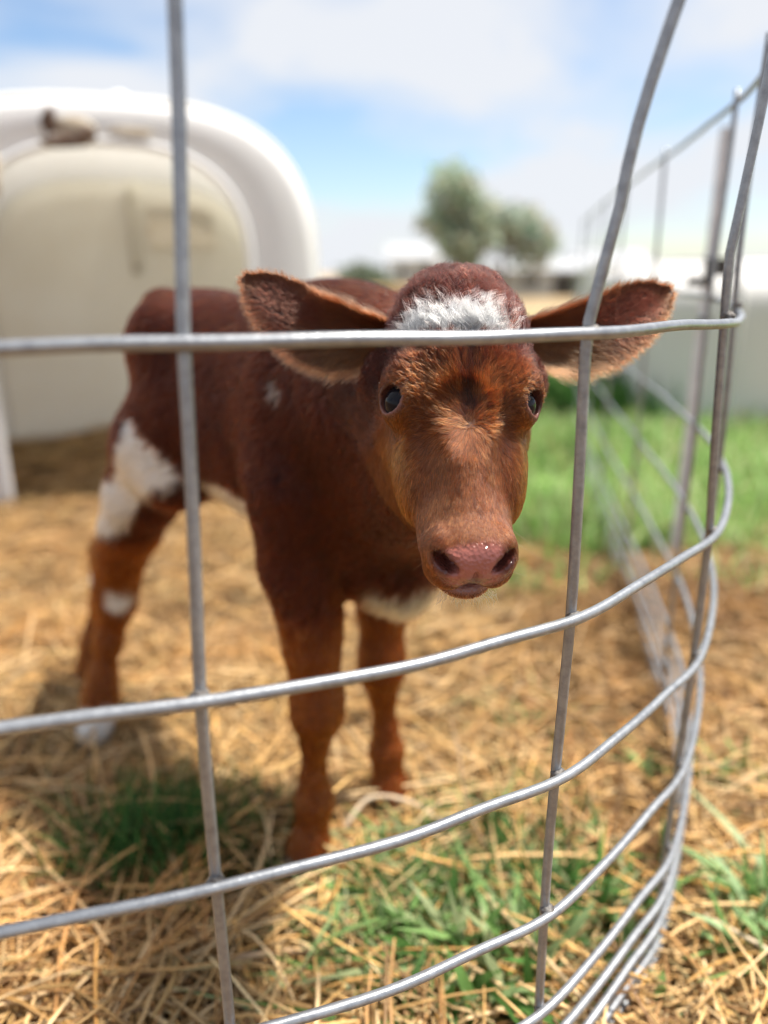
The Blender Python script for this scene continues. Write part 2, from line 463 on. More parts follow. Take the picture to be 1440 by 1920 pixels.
shed_wall = noise_mat("painted_wall", (.70, .71, .72), (.80, .80, .80), 2, .7)
shed_roof = noise_mat("sheet_roof", (.34, .36, .38), (.45, .46, .48), 3, .5)
dark_mat = noise_mat("dark_opening", (.03, .03, .03), (.06, .055, .05), 3, .9)
grey_wall = noise_mat("grey_wall", (.36, .37, .37), (.46, .46, .45), 2, .8)
def shed(name, label, x, y, w, d, h, rh, wall, rz=0.0, door=True):
    root = empty(name, (x, y, -.02)); root.rotation_euler = (0, 0, rz); tag(root, label, "shed")
    v, f = box((0, 0, h/2), (w, d, h)); mesh_obj("wall", v, f, wall, root, smooth=False)
    W, Dp = w/2+.12, d/2+.12
    v = np.array([[-W, -Dp, h-.03], [W, -Dp, h-.03], [W, Dp, h-.03], [-W, Dp, h-.03], [-W, 0, h+rh], [W, 0, h+rh]])
    mesh_obj("roof", v, [[0, 1, 5, 4], [2, 3, 4, 5], [0, 4, 3], [1, 2, 5], [0, 3, 2, 1]], shed_roof, root, smooth=False)
    if door:
        v, f = box((w*.2, -d/2-.012, h*.42), (w*.26, .05, h*.84)); mesh_obj("door", v, f, dark_mat, root, smooth=False)
        v, f = box((-w*.2, -d/2-.012, h*.6), (w*.2, .05, h*.3)); mesh_obj("window", v, f, dark_mat, root, smooth=False)
shed("shed", "small white shed left of the tall tree", 1.15, 31.0, 1.9, 2.4, 1.35, .55, shed_wall)
shed("shed", "grey shed with pale roof below the wide tree", 5.8, 30.0, 3.2, 2.6, .95, .35, grey_wall, .1)
shed("shed", "white shed far off behind the calf's right-hand ear", 9.3, 33.0, 2.6, 2.4, 1.2, .5, shed_wall, -.1)

bale_mat = noise_mat("hay_bale", (.36, .22, .09), (.55, .38, .19), 14, .95, .7, 50, bump_dist=.02)
def bale(label, x, y, s=(1.5, .8, .55), rz=0.0, z=0.0):
    bm = bmesh.new(); bmesh.ops.create_cube(bm, size=1.0)
    bmesh.ops.subdivide_edges(bm, edges=bm.edges[:], cuts=5, use_grid_fill=True)
    for vv in bm.verts:
        q = np.array(vv.co[:]); k = 1-.10*max(0, np.sort(np.abs(q))[1]*2-.75)
        vv.co = Vector(q*k*(1+.05*float(wob3(q, 9, x))))
    V = np.array([q.co[:] for q in bm.verts])*np.array(s); F = [[q.index for q in p.verts] for p in bm.faces]; bm.free()
    o = mesh_obj("hay_bale", V, F, bale_mat); o.location = (x, y, z+s[2]/2-.02); o.rotation_euler = (0, 0, rz)
    tag(o, label, "hay bale", "hay bales in the far yard")
bale("straw bale lying far off just right of the hutch edge", -.95, 17.5, rz=.1)
bale("straw bale lying far off midway between hutch and head", .45, 18.2, rz=-.15)
bale("straw bale lying far off behind the crown of the head", 1.9, 18.0, rz=.05)
bale("tan straw bale on the grass at the right edge of the picture", 2.35, 3.45, (.9, .5, .16), .2)

# ------------------------------------------------------------------ wire panel fence
def galv():
    m, N, L, B = new_mat("galvanised_wire")
    tc = N.new("ShaderNodeTexCoord")
    nz = N.new("ShaderNodeTexNoise"); nz.inputs["Scale"].default_value = 90; nz.inputs["Detail"].default_value = 6; nz.inputs["Roughness"].default_value = .65
    L.new(tc.outputs["Object"], nz.inputs["Vector"])
    r = N.new("ShaderNodeValToRGB")
    r.color_ramp.elements[0].position = .28; r.color_ramp.elements[0].color = (.21, .22, .24, 1)
    r.color_ramp.elements[1].position = .60; r.color_ramp.elements[1].color = (.33, .345, .365, 1)
    L.new(nz.outputs["Fac"], r.inputs[0]); L.new(r.outputs[0], B.inputs["Base Color"])
    B.inputs["Metallic"].default_value = .6
    n2 = N.new("ShaderNodeTexNoise"); n2.inputs["Scale"].default_value = 260; n2.inputs["Detail"].default_value = 4
    L.new(tc.outputs["Object"], n2.inputs["Vector"])
    mr = N.new("ShaderNodeMapRange"); mr.inputs[3].default_value = .30; mr.inputs[4].default_value = .46
    L.new(n2.outputs["Fac"], mr.inputs[0]); L.new(mr.outputs[0], B.inputs["Roughness"])
    bp = N.new("ShaderNodeBump"); bp.inputs["Strength"].default_value = .35; bp.inputs["Distance"].default_value = .0008
    L.new(n2.outputs["Fac"], bp.inputs["Height"]); L.new(bp.outputs[0], B.inputs["Normal"])
    return m
wire_mat = galv()
weld_mat = noise_mat("weld", (.06, .05, .045), (.22, .21, .20), 200, .7, .5, 300, metallic=.4)
D = 0.455
plan = np.array([(-1.35, .60), (-.95, .715), (-.53, .835), (-.25, .915), (0, 1.0), (.17, 1.085), (.32, 1.168), (.46, 1.30), (.60, 1.45), (.74, 1.61), (.90, 1.92), (1.025, 2.25),
                 (1.15, 2.70), (1.27, 3.35), (1.42, 4.3), (1.62, 5.6), (1.95, 7.5), (2.30, 9.4)])*D
pc = catmull(plan, 14)
seg = np.concatenate([[0], np.cumsum(np.linalg.norm(np.diff(pc, axis=0), axis=1))])
def plan_at(s): return np.array([np.interp(s, seg, pc[:, 0]), np.interp(s, seg, pc[:, 1])])
def plan_nrm(s):
    t = plan_at(s+.01)-plan_at(s-.01); t /= np.linalg.norm(t); return np.array([t[1], -t[0]])   # points out of the pen
rows_h = [-.55, 1/11.9, 1/1.8, 1/1.15, 1/.85, 1.43, 1.535, 1.625, 1.695, 1.745]
rows_z = [CAM_H-h*D for h in rows_h]
WR = .0043
fence = empty("wire_fence_panel", (0, 0, 0))
tag(fence, "curved galvanised wire livestock panel with welded grid in front of the calf", "wire fence")
sB = seg[np.argmin(np.hypot(pc[:, 0]-.32*D, pc[:, 1]-1.168*D))]
sA = seg[np.argmin(np.hypot(pc[:, 0]+.25*D, pc[:, 1]-.915*D))]
ds = sB-sA
def lean_in(s, z):
    """above the second wire the panel leans in where it turns the bend"""
    k = np.clip((z-rows_z[2])/(rows_z[1]-rows_z[2]), 0, 1.25)*np.exp(-((s-sA-2.3*ds)/(.8*ds))**2)
    return np.array([-.050, -.03])*D*k
def bow(s, z):
    """the panel leans away from the camera a little on the near left, as row one does"""
    k = np.clip((z-rows_z[2])/(rows_z[1]-rows_z[2]), 0, 1.6)*np.exp(-((s-sA)/(.9*ds))**2)
    return .042*D*k
stays = [sA-2*ds, sA-ds, sA]+[sA+k*ds for k in (1, 2, 3, 4, 6, 8, 10, 12, 14) if sA+k*ds < seg[-1]]
for i, z in enumerate(rows_z):
    ss = np.linspace(0, seg[-1], 320)
    P = []
    for s in ss:
        p = plan_at(s); nn = plan_nrm(s)
        sag = .0012*math.sin(s*11+i*2.1)+.0004*math.sin(s*41+i)
        off = WR*.93
        if i == 1: sag -= .010*float(sstep(sA+1.2*ds, sA+2.4*ds, s))*float(sstep(sA+4.5*ds, sA+3*ds, s))
        le = lean_in(s, z); P.append((p[0]+nn[0]*off+le[0], p[1]+nn[1]*off+bow(s, z)+le[1], z+sag))
    v, f = tube(P, WR, 10); mesh_obj("horizontal_wire", v, f, wire_mat, fence)
weld_me = []
for q in range(3):
    bm = bmesh.new(); bmesh.ops.create_icosphere(bm, subdivisions=2, radius=.0066)
    for vv in bm.verts: vv.co = Vector(np.array(vv.co[:])*np.array([1, 1, .75])*(1+.25*float(wob3(np.array(vv.co[:]), 420, q*3.0))))
    me = bpy.data.meshes.new("weld"); bm.to_mesh(me); bm.free(); me.materials.append(weld_mat)
    me.polygons.foreach_set("use_smooth", np.ones(len(me.polygons), dtype=bool)); weld_me.append(me)
for k, s in enumerate(stays):
    p = plan_at(s); nn = plan_nrm(s)
    zz = np.linspace(-.04, rows_z[0]+.012, 46)
    P = []
    for z in zz:
        le = lean_in(s, z); x = p[0]-nn[0]*WR*.93+le[0]; y = p[1]-nn[1]*WR*.93+bow(s, z)+le[1]
        x += .0014*math.sin(z*13+k*2.3); y += .0012*math.sin(z*11+k)
        up = max(0, z-rows_z[1])
        if k == 2: x += .007*up/.14
        if k == 3:                                        # this stay is bent over towards its top
            x += .018*min(up, .09)/.09+.42*max(0, z-(CAM_H+.06))**1.3; y += -.03*max(0, up)
        if k == 4: x += .10*max(0, up-.05)
        P.append((x, y, z))
    v, f = tube(P, WR*(.98), 10); st = mesh_obj("vertical_wire", v, f, wire_mat, fence)
    if 1 <= k <= 7:                                       # a weld nugget where each pair of wires crosses
        for z in rows_z[1:]:
            j = np.argmin(abs(zz-z)); q = np.array(P[j])+np.array([nn[0], nn[1], 0])*WR*.8
            w_o = bpy.data.objects.new("weld", weld_me[(j+k) % 3]); link(w_o, st); w_o.location = (q[0], q[1], z); w_o.rotation_euler = (0, 0, k*1.3+j)

# steel T-post holding the far run of the fence, with a tie clip
post_mat = noise_mat("weathered_post", (.58, .59, .61), (.72, .73, .74), 30, .6, .3, 80)
post = empty("fence_post", (.835, 2.06, -.02))
tag(post, "grey steel fence post with dark clip behind the right bend of the wire panel", "fence post")
v, f = join([box((0, 0, .58), (.005, .022, 1.16)), box((-.0, -.02, .58), (.026, .005, 1.16))]); mesh_obj("post", v, f, post_mat, post, smooth=False)
v, f = join([box((.012, -.03, .835), (.05, .03, .045), .3), box((-.03, -.03, .80), (.05, .02, .022), -.2)]); mesh_obj("clip", v, f, dark_mat, post, smooth=False)
v, f = box((0, -.03, .70), (.03, .02, .018)); mesh_obj("clip", v, f, dark_mat, post, smooth=False)

# ------------------------------------------------------------------ straw, grass, twigs
def strands(P, ang, pitch, length, width, bend, cols, flat=.45, nseg=3, sides=4, twist=None, taper=True):
    """many bent stalks as one mesh: returns verts, quads, colours"""
    n = len(P)
    u = np.linspace(-.5, .5, nseg+1)
    d = np.stack([np.cos(ang)*np.cos(pitch), np.sin(ang)*np.cos(pitch), np.sin(pitch)], 1)
    side = np.stack([-np.sin(ang), np.cos(ang), np.zeros(n)], 1)
    up = np.cross(d, side)
    if twist is not None:
        c, s = np.cos(twist)[:, None], np.sin(twist)[:, None]
        side, up = side*c+up*s, up*c-side*s
    cen = P[:, None, :]+d[:, None, :]*(u[None, :, None]*length[:, None, None])+ (side*bend[:, :1]+up*bend[:, 1:2])[:, None, :]*((.25-u**2)[None, :, None]*4*length[:, None, None])
    a = np.linspace(0, 2*np.pi, sides, endpoint=False)+np.pi/4
    wv = width[:, None]*np.where(np.abs(u) > .45, .7 if taper else 1., 1.)[None, :]
    off = (np.cos(a)[None, None, :, None]*side[:, None, None, :]+flat*np.sin(a)[None, None, :, None]*up[:, None, None, :])*(wv[:, :, None, None]*.5)
    V = (cen[:, :, None, :]+off).reshape(-1, 3)
    base = (np.arange(n)*(nseg+1)*sides)[:, None, None]
    i = np.arange(nseg)[None, :, None]; j = np.arange(sides)[None, None, :]; k = (j+1) % sides
    F = np.stack([base+i*sides+j, base+i*sides+k, base+(i+1)*sides+k, base+(i+1)*sides+j], -1).reshape(-1, 4)
    return V, F, np.repeat(cols, (nseg+1)*sides, 0)

def straw_layer(name, label, n, area, lrange, wrange, lift, seed, bright=1.0):
    r = np.random.default_rng(seed)
    x = r.uniform(area[0], area[1], n); y = area[2]+(area[3]-area[2])*r.random(n)**1.25
    keep = (wob(x, y, 4.5, 2.2)+.5*wob(x, y, 11, 3.2) > -.95+1.0*r.random(n))
    keep &= ~((x > .25+.12*wob(x, y, 3)) & (y > 2.25+.2*wob(x, y, 2.5, 3)))
    x, y = x[keep], y[keep]; n = len(x)
    ang = r.uniform(0, np.pi, n)+.5*wob(x, y, 2.2, .5); pitch = r.normal(0, .16, n)
    ln = r.uniform(*lrange, n)*np.exp(r.normal(0, .25, n)); wd = r.uniform(*wrange, n)
    z = ground_h(x, y)+.004+lift*r.random(n)**1.4
    pal = np.array([(.64, .46, .23), (.55, .36, .15), (.72, .56, .33), (.42, .25, .10), (.62, .42, .17), (.30, .17, .07), (.48, .40, .20), (.60, .36, .12)])
    pick = r.choice(len(pal), n, p=[.22, .2, .14, .13, .13, .08, .04, .06])
    c = pal[pick]*(.55+.90*r.random((n, 1)))*bright*np.array([.92, .85, .76])
    patch = sstep(-.2, .8, wob(x, y, 3.1, 7.7))[:, None]
    c = c*(1-.35*patch)+c*np.array([.62, .46, .34])*.35*patch*1.6
    dirtp = np.exp(-(((x-.85)/.45)**2+((y-1.75)/.3)**2))[:, None]
    c = c*(1-.6*dirtp*np.array([.45, .65, .8]))
    b = r.normal(0, .06, (n, 2))
    V, F, C = strands(np.stack([x, y, z], 1), ang, pitch, ln, wd, b, np.clip(c, .01, .95), twist=r.uniform(-.8, .8, n), flat=.4, nseg=3 if lift < .03 else 4)
    return V, F, C
straw_mat = tint_mat("straw", .5, .45, .12, var=.25, vscale=70)
parts = [straw_layer("", "", 7000, (-1.3, 1.6, -.5, .6), (.06, .16), (.003, .006), .03, 19),
         straw_layer("", "", 9000, (.15, 1.9, 1.25, 2.5), (.05, .14), (.003, .006), .035, 9, .85),
         straw_layer("", "", 30000, (-2.2, 2.3, .45, 3.6), (.05, .13), (.0026, .0052), .022, 1),
         straw_layer("", "", 11000, (-1.2, 1.5, .45, 1.7), (.08, .20), (.0028, .0060), .034, 2, 1.05),
         straw_layer("", "", 2600, (-.7, .9, .5, 1.15), (.10, .24), (.0030, .0068), .045, 3, 1.12),
         straw_layer("", "", 16000, (-1.2, 1.5, .45, 1.7), (.012, .035), (.002, .005), .040, 13, .95)]
V, F, C, o_ = [], [], [], 0
for v, f, c in parts: V.append(v); F.append(f+o_); C.append(c); o_ += len(v)
st = mesh_obj("straw", np.vstack(V), np.vstack(F), straw_mat, colors=np.vstack(C))
tag(st, "loose golden straw bedding scattered over the pen floor", "straw", kind="stuff")

grass_mat = tint_mat("grass_blades", .5, .3, .5)
def grass(n, cx, cy, sx, sy, hr, wr, cols, seed, lean=.5, bladeseg=4):
    r = np.random.default_rng(seed)
    x = cx+r.normal(0, sx, n); y = cy+r.normal(0, sy, n)
    h = r.uniform(*hr, n); w = r.uniform(*wr, n); a = r.uniform(0, 2*np.pi, n); ln = np.abs(r.normal(0, lean, n))+.08
    u = np.linspace(0, 1, bladeseg+1)
    d = np.stack([np.cos(a), np.sin(a)], 1)
    cen = np.zeros((n, bladeseg+1, 3))
    hx = ln[:, None]*h[:, None]*u**1.8
    cen[:, :, 0] = x[:, None]+d[:, :1]*hx; cen[:, :, 1] = y[:, None]+d[:, 1:]*hx
    cen[:, :, 2] = ground_h(x, y)[:, None]-.004+h[:, None]*(u-.30*np.minimum(ln, 1.2)[:, None]*u**2.2)
    tw = a+np.pi/2+r.normal(0, .5, n)
    sd = np.stack([np.cos(tw), np.sin(tw), np.zeros(n)], 1)
    prof = np.array([.6, 1.0, .95, .65, .06])[:bladeseg+1] if bladeseg == 4 else np.linspace(1, .05, bladeseg+1)
    off = sd[:, None, :]*(w[:, None]*prof[None, :]*.5)[:, :, None]
    V = np.stack([cen-off, cen+off], 2).reshape(-1, 3)
    base = (np.arange(n)*(bladeseg+1)*2)[:, None]; i = np.arange(bladeseg)[None, :]
    F = np.stack([base+2*i, base+2*i+1, base+2*i+3, base+2*i+2], -1).reshape(-1, 4)
    cols = np.array(cols); c = cols[r.integers(0, len(cols), n)]*(.75+.5*r.random((n, 1)))
    return V, F, np.repeat(c, (bladeseg+1)*2, 0)
G_dark = [(.035, .105, .022), (.05, .14, .03), (.07, .17, .04), (.10, .19, .05)]
G_pale = [(.16, .30, .08), (.24, .39, .13), (.32, .45, .20), (.10, .22, .05), (.38, .44, .22)]
G_lawn = [(.26, .45, .12), (.36, .56, .18), (.42, .58, .24), (.15, .33, .06), (.50, .56, .30), (.42, .36, .18)]
def merge_grass(items):
    V, F, C, o = [], [], [], 0
    for v, f, c in items: V.append(v); F.append(f+o); C.append(c); o += len(v)
    return np.vstack(V), np.vstack(F), np.vstack(C)
def tuft(name, label, items, cat="grass"):
    v, f, c = merge_grass(items); o = mesh_obj(name, v, f, grass_mat, colors=c)
    return tag(o, label, cat, kind="stuff")
tuft("grass", "dark green grass tuft in straw behind the leftmost near wire",
     [grass(800, -.335, .90, .055, .05, (.05, .12), (.002, .0045), G_dark, 1), grass(300, -.25, .97, .06, .05, (.04, .09), (.002, .004), G_dark, 2), grass(160, -.17, .885, .03, .03, (.02, .05), (.002, .004), G_dark, 12)])
tuft("grass", "pale trampled grass in front of the calf's front hooves",
     [grass(380, .03, .80, .06, .04, (.04, .085), (.003, .008), G_pale, 3, 1.2), grass(420, .14, .83, .07, .06, (.04, .09), (.003, .008), G_pale+G_dark, 4, 1.1), grass(160, .02, .66, .06, .03, (.04, .07), (.004, .009), G_pale, 5, 1.2),
      grass(90, .20, .98, .05, .04, (.04, .08), (.003, .007), G_pale, 6, 1.1), grass(70, .24, 1.25, .06, .05, (.04, .08), (.003, .007), G_pale, 16, 1.1), grass(50, -.0, 1.08, .03, .03, (.02, .05), (.003, .006), G_dark, 17, 1.1)])
tuft("weeds", "leafy green weeds scattered through straw behind the lowest wires",
     [grass(60, .14, .70, .06, .04, (.06, .11), (.010, .020), G_pale, 31, .8), grass(50, .22, .88, .06, .05, (.06, .11), (.009, .018), G_pale+G_dark, 32, .8), grass(56, .05, .735, .06, .03, (.06, .10), (.008, .016), G_pale, 33, 1.0), grass(26, -.06, .70, .05, .03, (.03, .06), (.005, .010), G_pale, 34, 1.0)], "weeds")
tuft("weeds", "broad-leaved pale green weeds in straw at the lower right",
     [grass(110, .50, .755, .04, .035, (.05, .13), (.007, .018), [(.30, .46, .20), (.38, .52, .28), (.20, .36, .11)], 7, .7), grass(22, .265, .735, .04, .03, (.06, .09), (.012, .022), G_pale, 8, .8), grass(26, .31, .80, .04, .04, (.05, .09), (.008, .018), G_pale, 18, .9),
      grass(30, .52, 1.06, .06, .03, (.05, .09), (.010, .020), G_pale, 9, 1.0), grass(60, .60, 1.02, .07, .04, (.02, .06), (.004, .009), G_pale, 10, .9)], "weeds")
r_ = np.random.default_rng(77)
items = []
for k in range(46):
    cx, cy = r_.uniform(.35, 2.7), r_.uniform(2.35, 5.4)
    items.append(grass(520, cx, cy, .20, .18, (.05, .24), (.005, .012), G_lawn, 100+k, .6))
for k in range(14):
    items.append(grass(260, r_.uniform(.35, 1.9), r_.uniform(2.2, 2.6), .12, .07, (.05, .16), (.004, .009), G_lawn, 200+k, .6))
for k in range(26):
    items.append(grass(45, r_.uniform(.25, 2.0), r_.uniform(1.75, 2.35), .07, .05, (.03, .12), (.004, .009), G_lawn, 300+k, .7))
for k in range(10):
    items.append(grass(240, r_.uniform(.55, 1.3), r_.uniform(3.9, 4.2), .12, .10, (.20, .40), (.008, .016), G_dark, 220+k, .5))
tuft("lawn_grass", "bright green long grass beyond the wire fence on the right", items)

twig_mat = noise_mat("twig_bark", (.30, .19, .10), (.50, .35, .21), 40, .8, .4, 150)
pale_twig = noise_mat("pale_stalk", (.52, .40, .27), (.66, .54, .38), 40, .7, .3, 150)
def twig(label, pts, r0, r1, mat, side=None):
    c = catmull(pts, 8); v, f = tube(c, np.linspace(r0, r1, len(c)), 8)
    o = mesh_obj("twig", v, f, mat); tag(o, label, "twig")
def gz(x, y, up): return (x, y, float(ground_h(np.array(x), np.array(y)))+up)
twig("brown stick lying on straw near the bottom centre", [gz(-.20, .705, .03), gz(-.11, .72, .034), gz(-.03, .735, .036), gz(.06, .755, .034)], .0042, .0028, twig_mat)
twig("curved pale dry stalk in front of the farther front hoof", [gz(-.06, .93, .03), gz(-.02, .965, .055), gz(.05, .95, .05), gz(.11, .90, .02)], .0040, .0030, pale_twig)
twig("long pale straw stalk at the lower right corner", [gz(.395, .74, .05), gz(.44, .69, .055), gz(.485, .65, .05)], .0030, .0024, pale_twig)
twig("thin grey stem standing right of the front legs", [gz(.16, .86, .01), gz(.12, .90, .07), gz(.11, .95, .13), gz(.10, .98, .17)], .0022, .0014, twig_mat)

# ------------------------------------------------------------------ the calf
calf = empty("calf", (-.2, 1.05, 0.0))
CALF0 = np.array([-.2, 1.05, 0.0])
tag(calf, "red-brown newborn calf with white forehead patch looking through the wire fence", "calf")

xs = np.concatenate([np.arange(-.75, -.03, .006), np.arange(-.03, .165, .0018), np.arange(.168, .23, .006)])
ys = np.concatenate([np.arange(.47, .80, .0018), np.arange(.805, 1.62, .006)])
zs = np.concatenate([np.arange(-.03, .52, .006), np.arange(.525, .84, .0018)])
field = np.ones((len(xs), len(ys), len(zs)), dtype=np.float32)

def blend(fn, lo, hi, k=.02, sub=False):
    pad = k+.012
    s = [slice(max(0, np.searchsorted(ax, a-pad)), np.searchsorted(ax, b+pad)) for ax, a, b in zip((xs, ys, zs), lo, hi)]
    if any(q.start >= q.stop for q in s): return
    X = xs[s[0]][:, None, None]; Y = ys[s[1]][None, :, None]; Z = zs[s[2]][None, None, :]
    d = fn(X, Y, Z).astype(np.float32)
    f = field[s[0], s[1], s[2]]
    if not sub:
        h = np.clip(.5+.5*(f-d)/k, 0, 1); field[s[0], s[1], s[2]] = f*(1-h)+d*h-k*h*(1-h)
    else:
        h = np.clip(.5-.5*(f+d)/k, 0, 1); field[s[0], s[1], s[2]] = f*(1-h)-d*h+k*h*(1-h)

def cone(a, b, ra, rb, k=.02, sub=False):
    a, b = np.array(a, float), np.array(b, float); ab = b-a; L2 = ab.dot(ab)
    def fn(X, Y, Z):
        px, py, pz = X-a[0], Y-a[1], Z-a[2]
        t = np.clip((px*ab[0]+py*ab[1]+pz*ab[2])/L2, 0, 1)
        return np.sqrt((px-ab[0]*t)**2+(py-ab[1]*t)**2+(pz-ab[2]*t)**2)-(ra+(rb-ra)*t)
    R = max(ra, rb); blend(fn, np.minimum(a, b)-R, np.maximum(a, b)+R, k, sub)

def chain(pts, rads, k=.015):
    for i in range(len(pts)-1): cone(pts[i], pts[i+1], rads[i], rads[i+1], k if i else max(k, .03))

def ell(c, axes, r, k=.012, sub=False):
    c = np.array(c, float); A = np.array(axes, float); r = np.array(r, float)
    def fn(X, Y, Z):
        q = [((X-c[0])*A[i][0]+(Y-c[1])*A[i][1]+(Z-c[2])*A[i][2]) for i in range(3)]
        k0 = np.sqrt(sum((q[i]/r[i])**2 for i in range(3))); k1 = np.sqrt(sum((q[i]/r[i]**2)**2 for i in range(3)))+1e-9
        return k0*(k0-1)/k1
    R = r.max(); blend(fn, c-R, c+R, k, sub)

def loft(org, ax, sx, sy, st, p, k=.02, lo=None, hi=None, egg=None):
    """st rows: (along, halfwidth, top, bottom)"""
    st = np.array(st, float); n = catmull(st, 6)
    n = n[np.argsort(n[:, 0])]
    org, ax, sx, sy = map(lambda q: np.array(q, float), (org, ax, sx, sy))
    def fn(X, Y, Z):
        px, py, pz = X-org[0], Y-org[1], Z-org[2]
        a = px*ax[0]+py*ax[1]+pz*ax[2]; l = px*sx[0]+py*sx[1]+pz*sx[2]; o = px*sy[0]+py*sy[1]+pz*sy[2]
        ac = np.clip(a, n[0, 0], n[-1, 0])
        w = np.interp(ac, n[:, 0], n[:, 1]); tp = np.interp(ac, n[:, 0], n[:, 2]); bt = np.interp(ac, n[:, 0], n[:, 3])
        c, h = (tp+bt)/2, (tp-bt)/2
        if egg is not None: w = w*(1-np.interp(ac, egg[0], egg[1])*sstep(-.35, 1.0, (o-c)/h))
        q = (np.abs(l/w)**p+np.abs((o-c)/h)**p)**(1/p)
        d = (q-1)*np.minimum(w, h)*.9
        return np.where(a != ac, np.sqrt(np.maximum(d, 0)**2+(a-ac)**2)*1.0+np.minimum(d, 0)*0, d)
    blend(fn, lo, hi, k)

# body frame: bd points forward, bn to the calf's left
bd = np.array([.76, -.65, 0]); bn = np.array([.65, .76, 0]); B0 = np.array([-.43, 1.30, 0])
def C(s, lat, z): return B0+bd*s+bn*lat+np.array([0, 0, z])
loft(B0, bd, bn, (0, 0, 1), [(.085, .025, .71, .60), (.10, .052, .745, .55), (.135, .080, .768, .50), (.185, .098, .776, .478), (.25, .106, .770, .475), (.34, .116, .768, .460),
     (.42, .120, .775, .44), (.50, .112, .782, .41), (.57, .098, .765, .385), (.62, .07, .72, .39), (.65, .04, .66, .44)], 2.2, .03, (-.60, .75, .38), (.2, 1.45, .80))
# hip bones, shoulder blades
ell(C(.205, -.06, .70), np.eye(3), (.055, .055, .06), .04); ell(C(.205, .06, .70), np.eye(3), (.06, .06, .06), .04)
ell(C(.50, -.085, .62), np.eye(3), (.06, .06, .12), .04); ell(C(.50, .085, .62), np.eye(3), (.06, .06, .12), .04)
# near (right) fore leg
chain([C(.51, -.085, .56), (-.105, .915, .445), (-.095, .90, .33), (-.090, .895, .262), (-.090, .890, .235), (-.094, .893, .195), (-.098, .895, .13), (-.098, .893, .093), (-.101, .887, .065), (-.105, .880, .035)],
      [.072, .054, .035, .0325, .0320, .0180, .0160, .0245, .0195, .027])
cone((-.105, .880, .04), (-.111, .868, .006), .027, .033, .008)
# far (left) fore leg
chain([C(.51, .08, .56), (.0, 1.02, .44), (-.003, 1.018, .33), (-.004, 1.014, .26), (-.004, 1.012, .232), (-.002, 1.014, .19), (.002, 1.014, .13), (.004, 1.012, .093), (.006, 1.006, .065), (.008, 1.0, .035)],
      [.07, .051, .034, .0315, .0310, .0180, .0160, .024, .0195, .027])
cone((.008, 1.0, .04), (.012, .99, .006), .027, .033, .008)
# near (right) hind leg
HK = .03
chain([C(.23, -.05, .61), (-.345, 1.150, .535), (-.385, 1.168, .465), (-.420, 1.188, .395), (-.450, 1.208, .335), (-.468, 1.222, .285), (-.474, 1.224, .245), (-.488, 1.212, .18), (-.500, 1.200, .12), (-.506, 1.192, .085), (-.510, 1.182, .055), (-.514, 1.175, .03)],
      [.076, .068, .055, .044, .036, .034, .030, .0190, .0180, .0255, .0215, .028], .028)
cone((-.470, 1.222, .285), (-.490, 1.240, .305), .026, .012, .02)
cone((-.514, 1.175, .035), (-.517, 1.162, .004), .027, .033, .008)
cone(C(.20, -.085, .56), C(.225, -.085, .51), .060, .048, .04)           # stifle
# far (left) hind leg, stretched back
chain([C(.21, .055, .61), C(.17, .065, .53), (-.43, 1.325, .44), (-.50, 1.375, .34), (-.545, 1.405, .275), (-.55, 1.405, .24), (-.568, 1.40, .17), (-.582, 1.39, .11), (-.588, 1.385, .08), (-.593, 1.375, .05), (-.597, 1.37, .03)],
      [.088, .078, .054, .038, .033, .029, .0205, .0195, .026, .0235, .028])
cone((-.597, 1.37, .035), (-.601, 1.357, .004), .027, .033, .008)
# tail
tl = [C(.11, 0, .745), C(.075, 0, .72), C(.065, .01, .66), C(.06, .01, .62), C(.058, .01, .57), C(.056, .01, .53)]
chain(tl, [.026, .021, .016, .014, .016, .008], .012)

# head frame: hz from muzzle to poll, hn out of the face, hx to the right in the picture
yaw = math.radians(2)
RZ = np.array([[math.cos(yaw), -math.sin(yaw), 0], [math.sin(yaw), math.cos(yaw), 0], [0, 0, 1]])
HN0 = np.array([.0660, .527, .603])
hx = RZ@np.array([1, 0, 0]); hz = RZ@np.array([0, .669, .743]); hn = RZ@np.array([0, -.743, .669])
roll = math.radians(-1.5)
hx, hz = hx*math.cos(roll)+hz*math.sin(roll), hz*math.cos(roll)-hx*math.sin(roll)
def H(l, a, o): return HN0+hx*l+hz*a+hn*o
# neck and throat
cone(C(.48, 0, .655), (.0, .87, .665), .115, .098, .05)
cone((.0, .87, .665), H(0, .17, -.105), .098, .070, .04)
cone(C(.56, 0, .53), H(0, .10, -.105), .085, .045, .05)
# skull
loft(HN0, hz, hx, hn, [(.0, .027, -.012, -.055), (.02, .0330, -.004, -.068), (.04, .0375, .001, -.075), (.065, .0420, .002, -.084), (.09, .0480, .002, -.097), (.115, .0550, .000, -.110),
     (.14, .0610, .006, -.122), (.165, .0655, .013, -.130), (.19, .067, .018, -.130), (.215, .0645, .018, -.122), (.238, .057, .013, -.105), (.258, .045, .002, -.085), (.274, .029, -.015, -.07), (.283, .014, -.030, -.05)], 2.45, .015,
     H(0, .13, -.05)-.19, H(0, .13, -.05)+.19, egg=([0, .02, .06, .10, .135, .16, .20], [.22, .34, .42, .38, .22, .12, .10]))
for s in (-1, 1):
    ell(H(s*.048, .154, -.022), (hx, hz, hn), (.021, .026, .026), .018)           # brow
    ell(H(s*.0375, .098, -.055), (hx, hz, hn), (.018, .045, .030), .02)            # cheek
    ell(H(s*.038, .168, -.095), (hx, hz, hn), (.024, .045, .040), .02)            # jaw angle
    ell(H(s*.060, .195, -.075), (hx, hz, hn), (.022, .022, .022), .02)            # ear root
ell(H(.001, .112, .006), (hx, hz, hn), (.012, .022, .006), .012, sub=True)          # hollow at the whorl
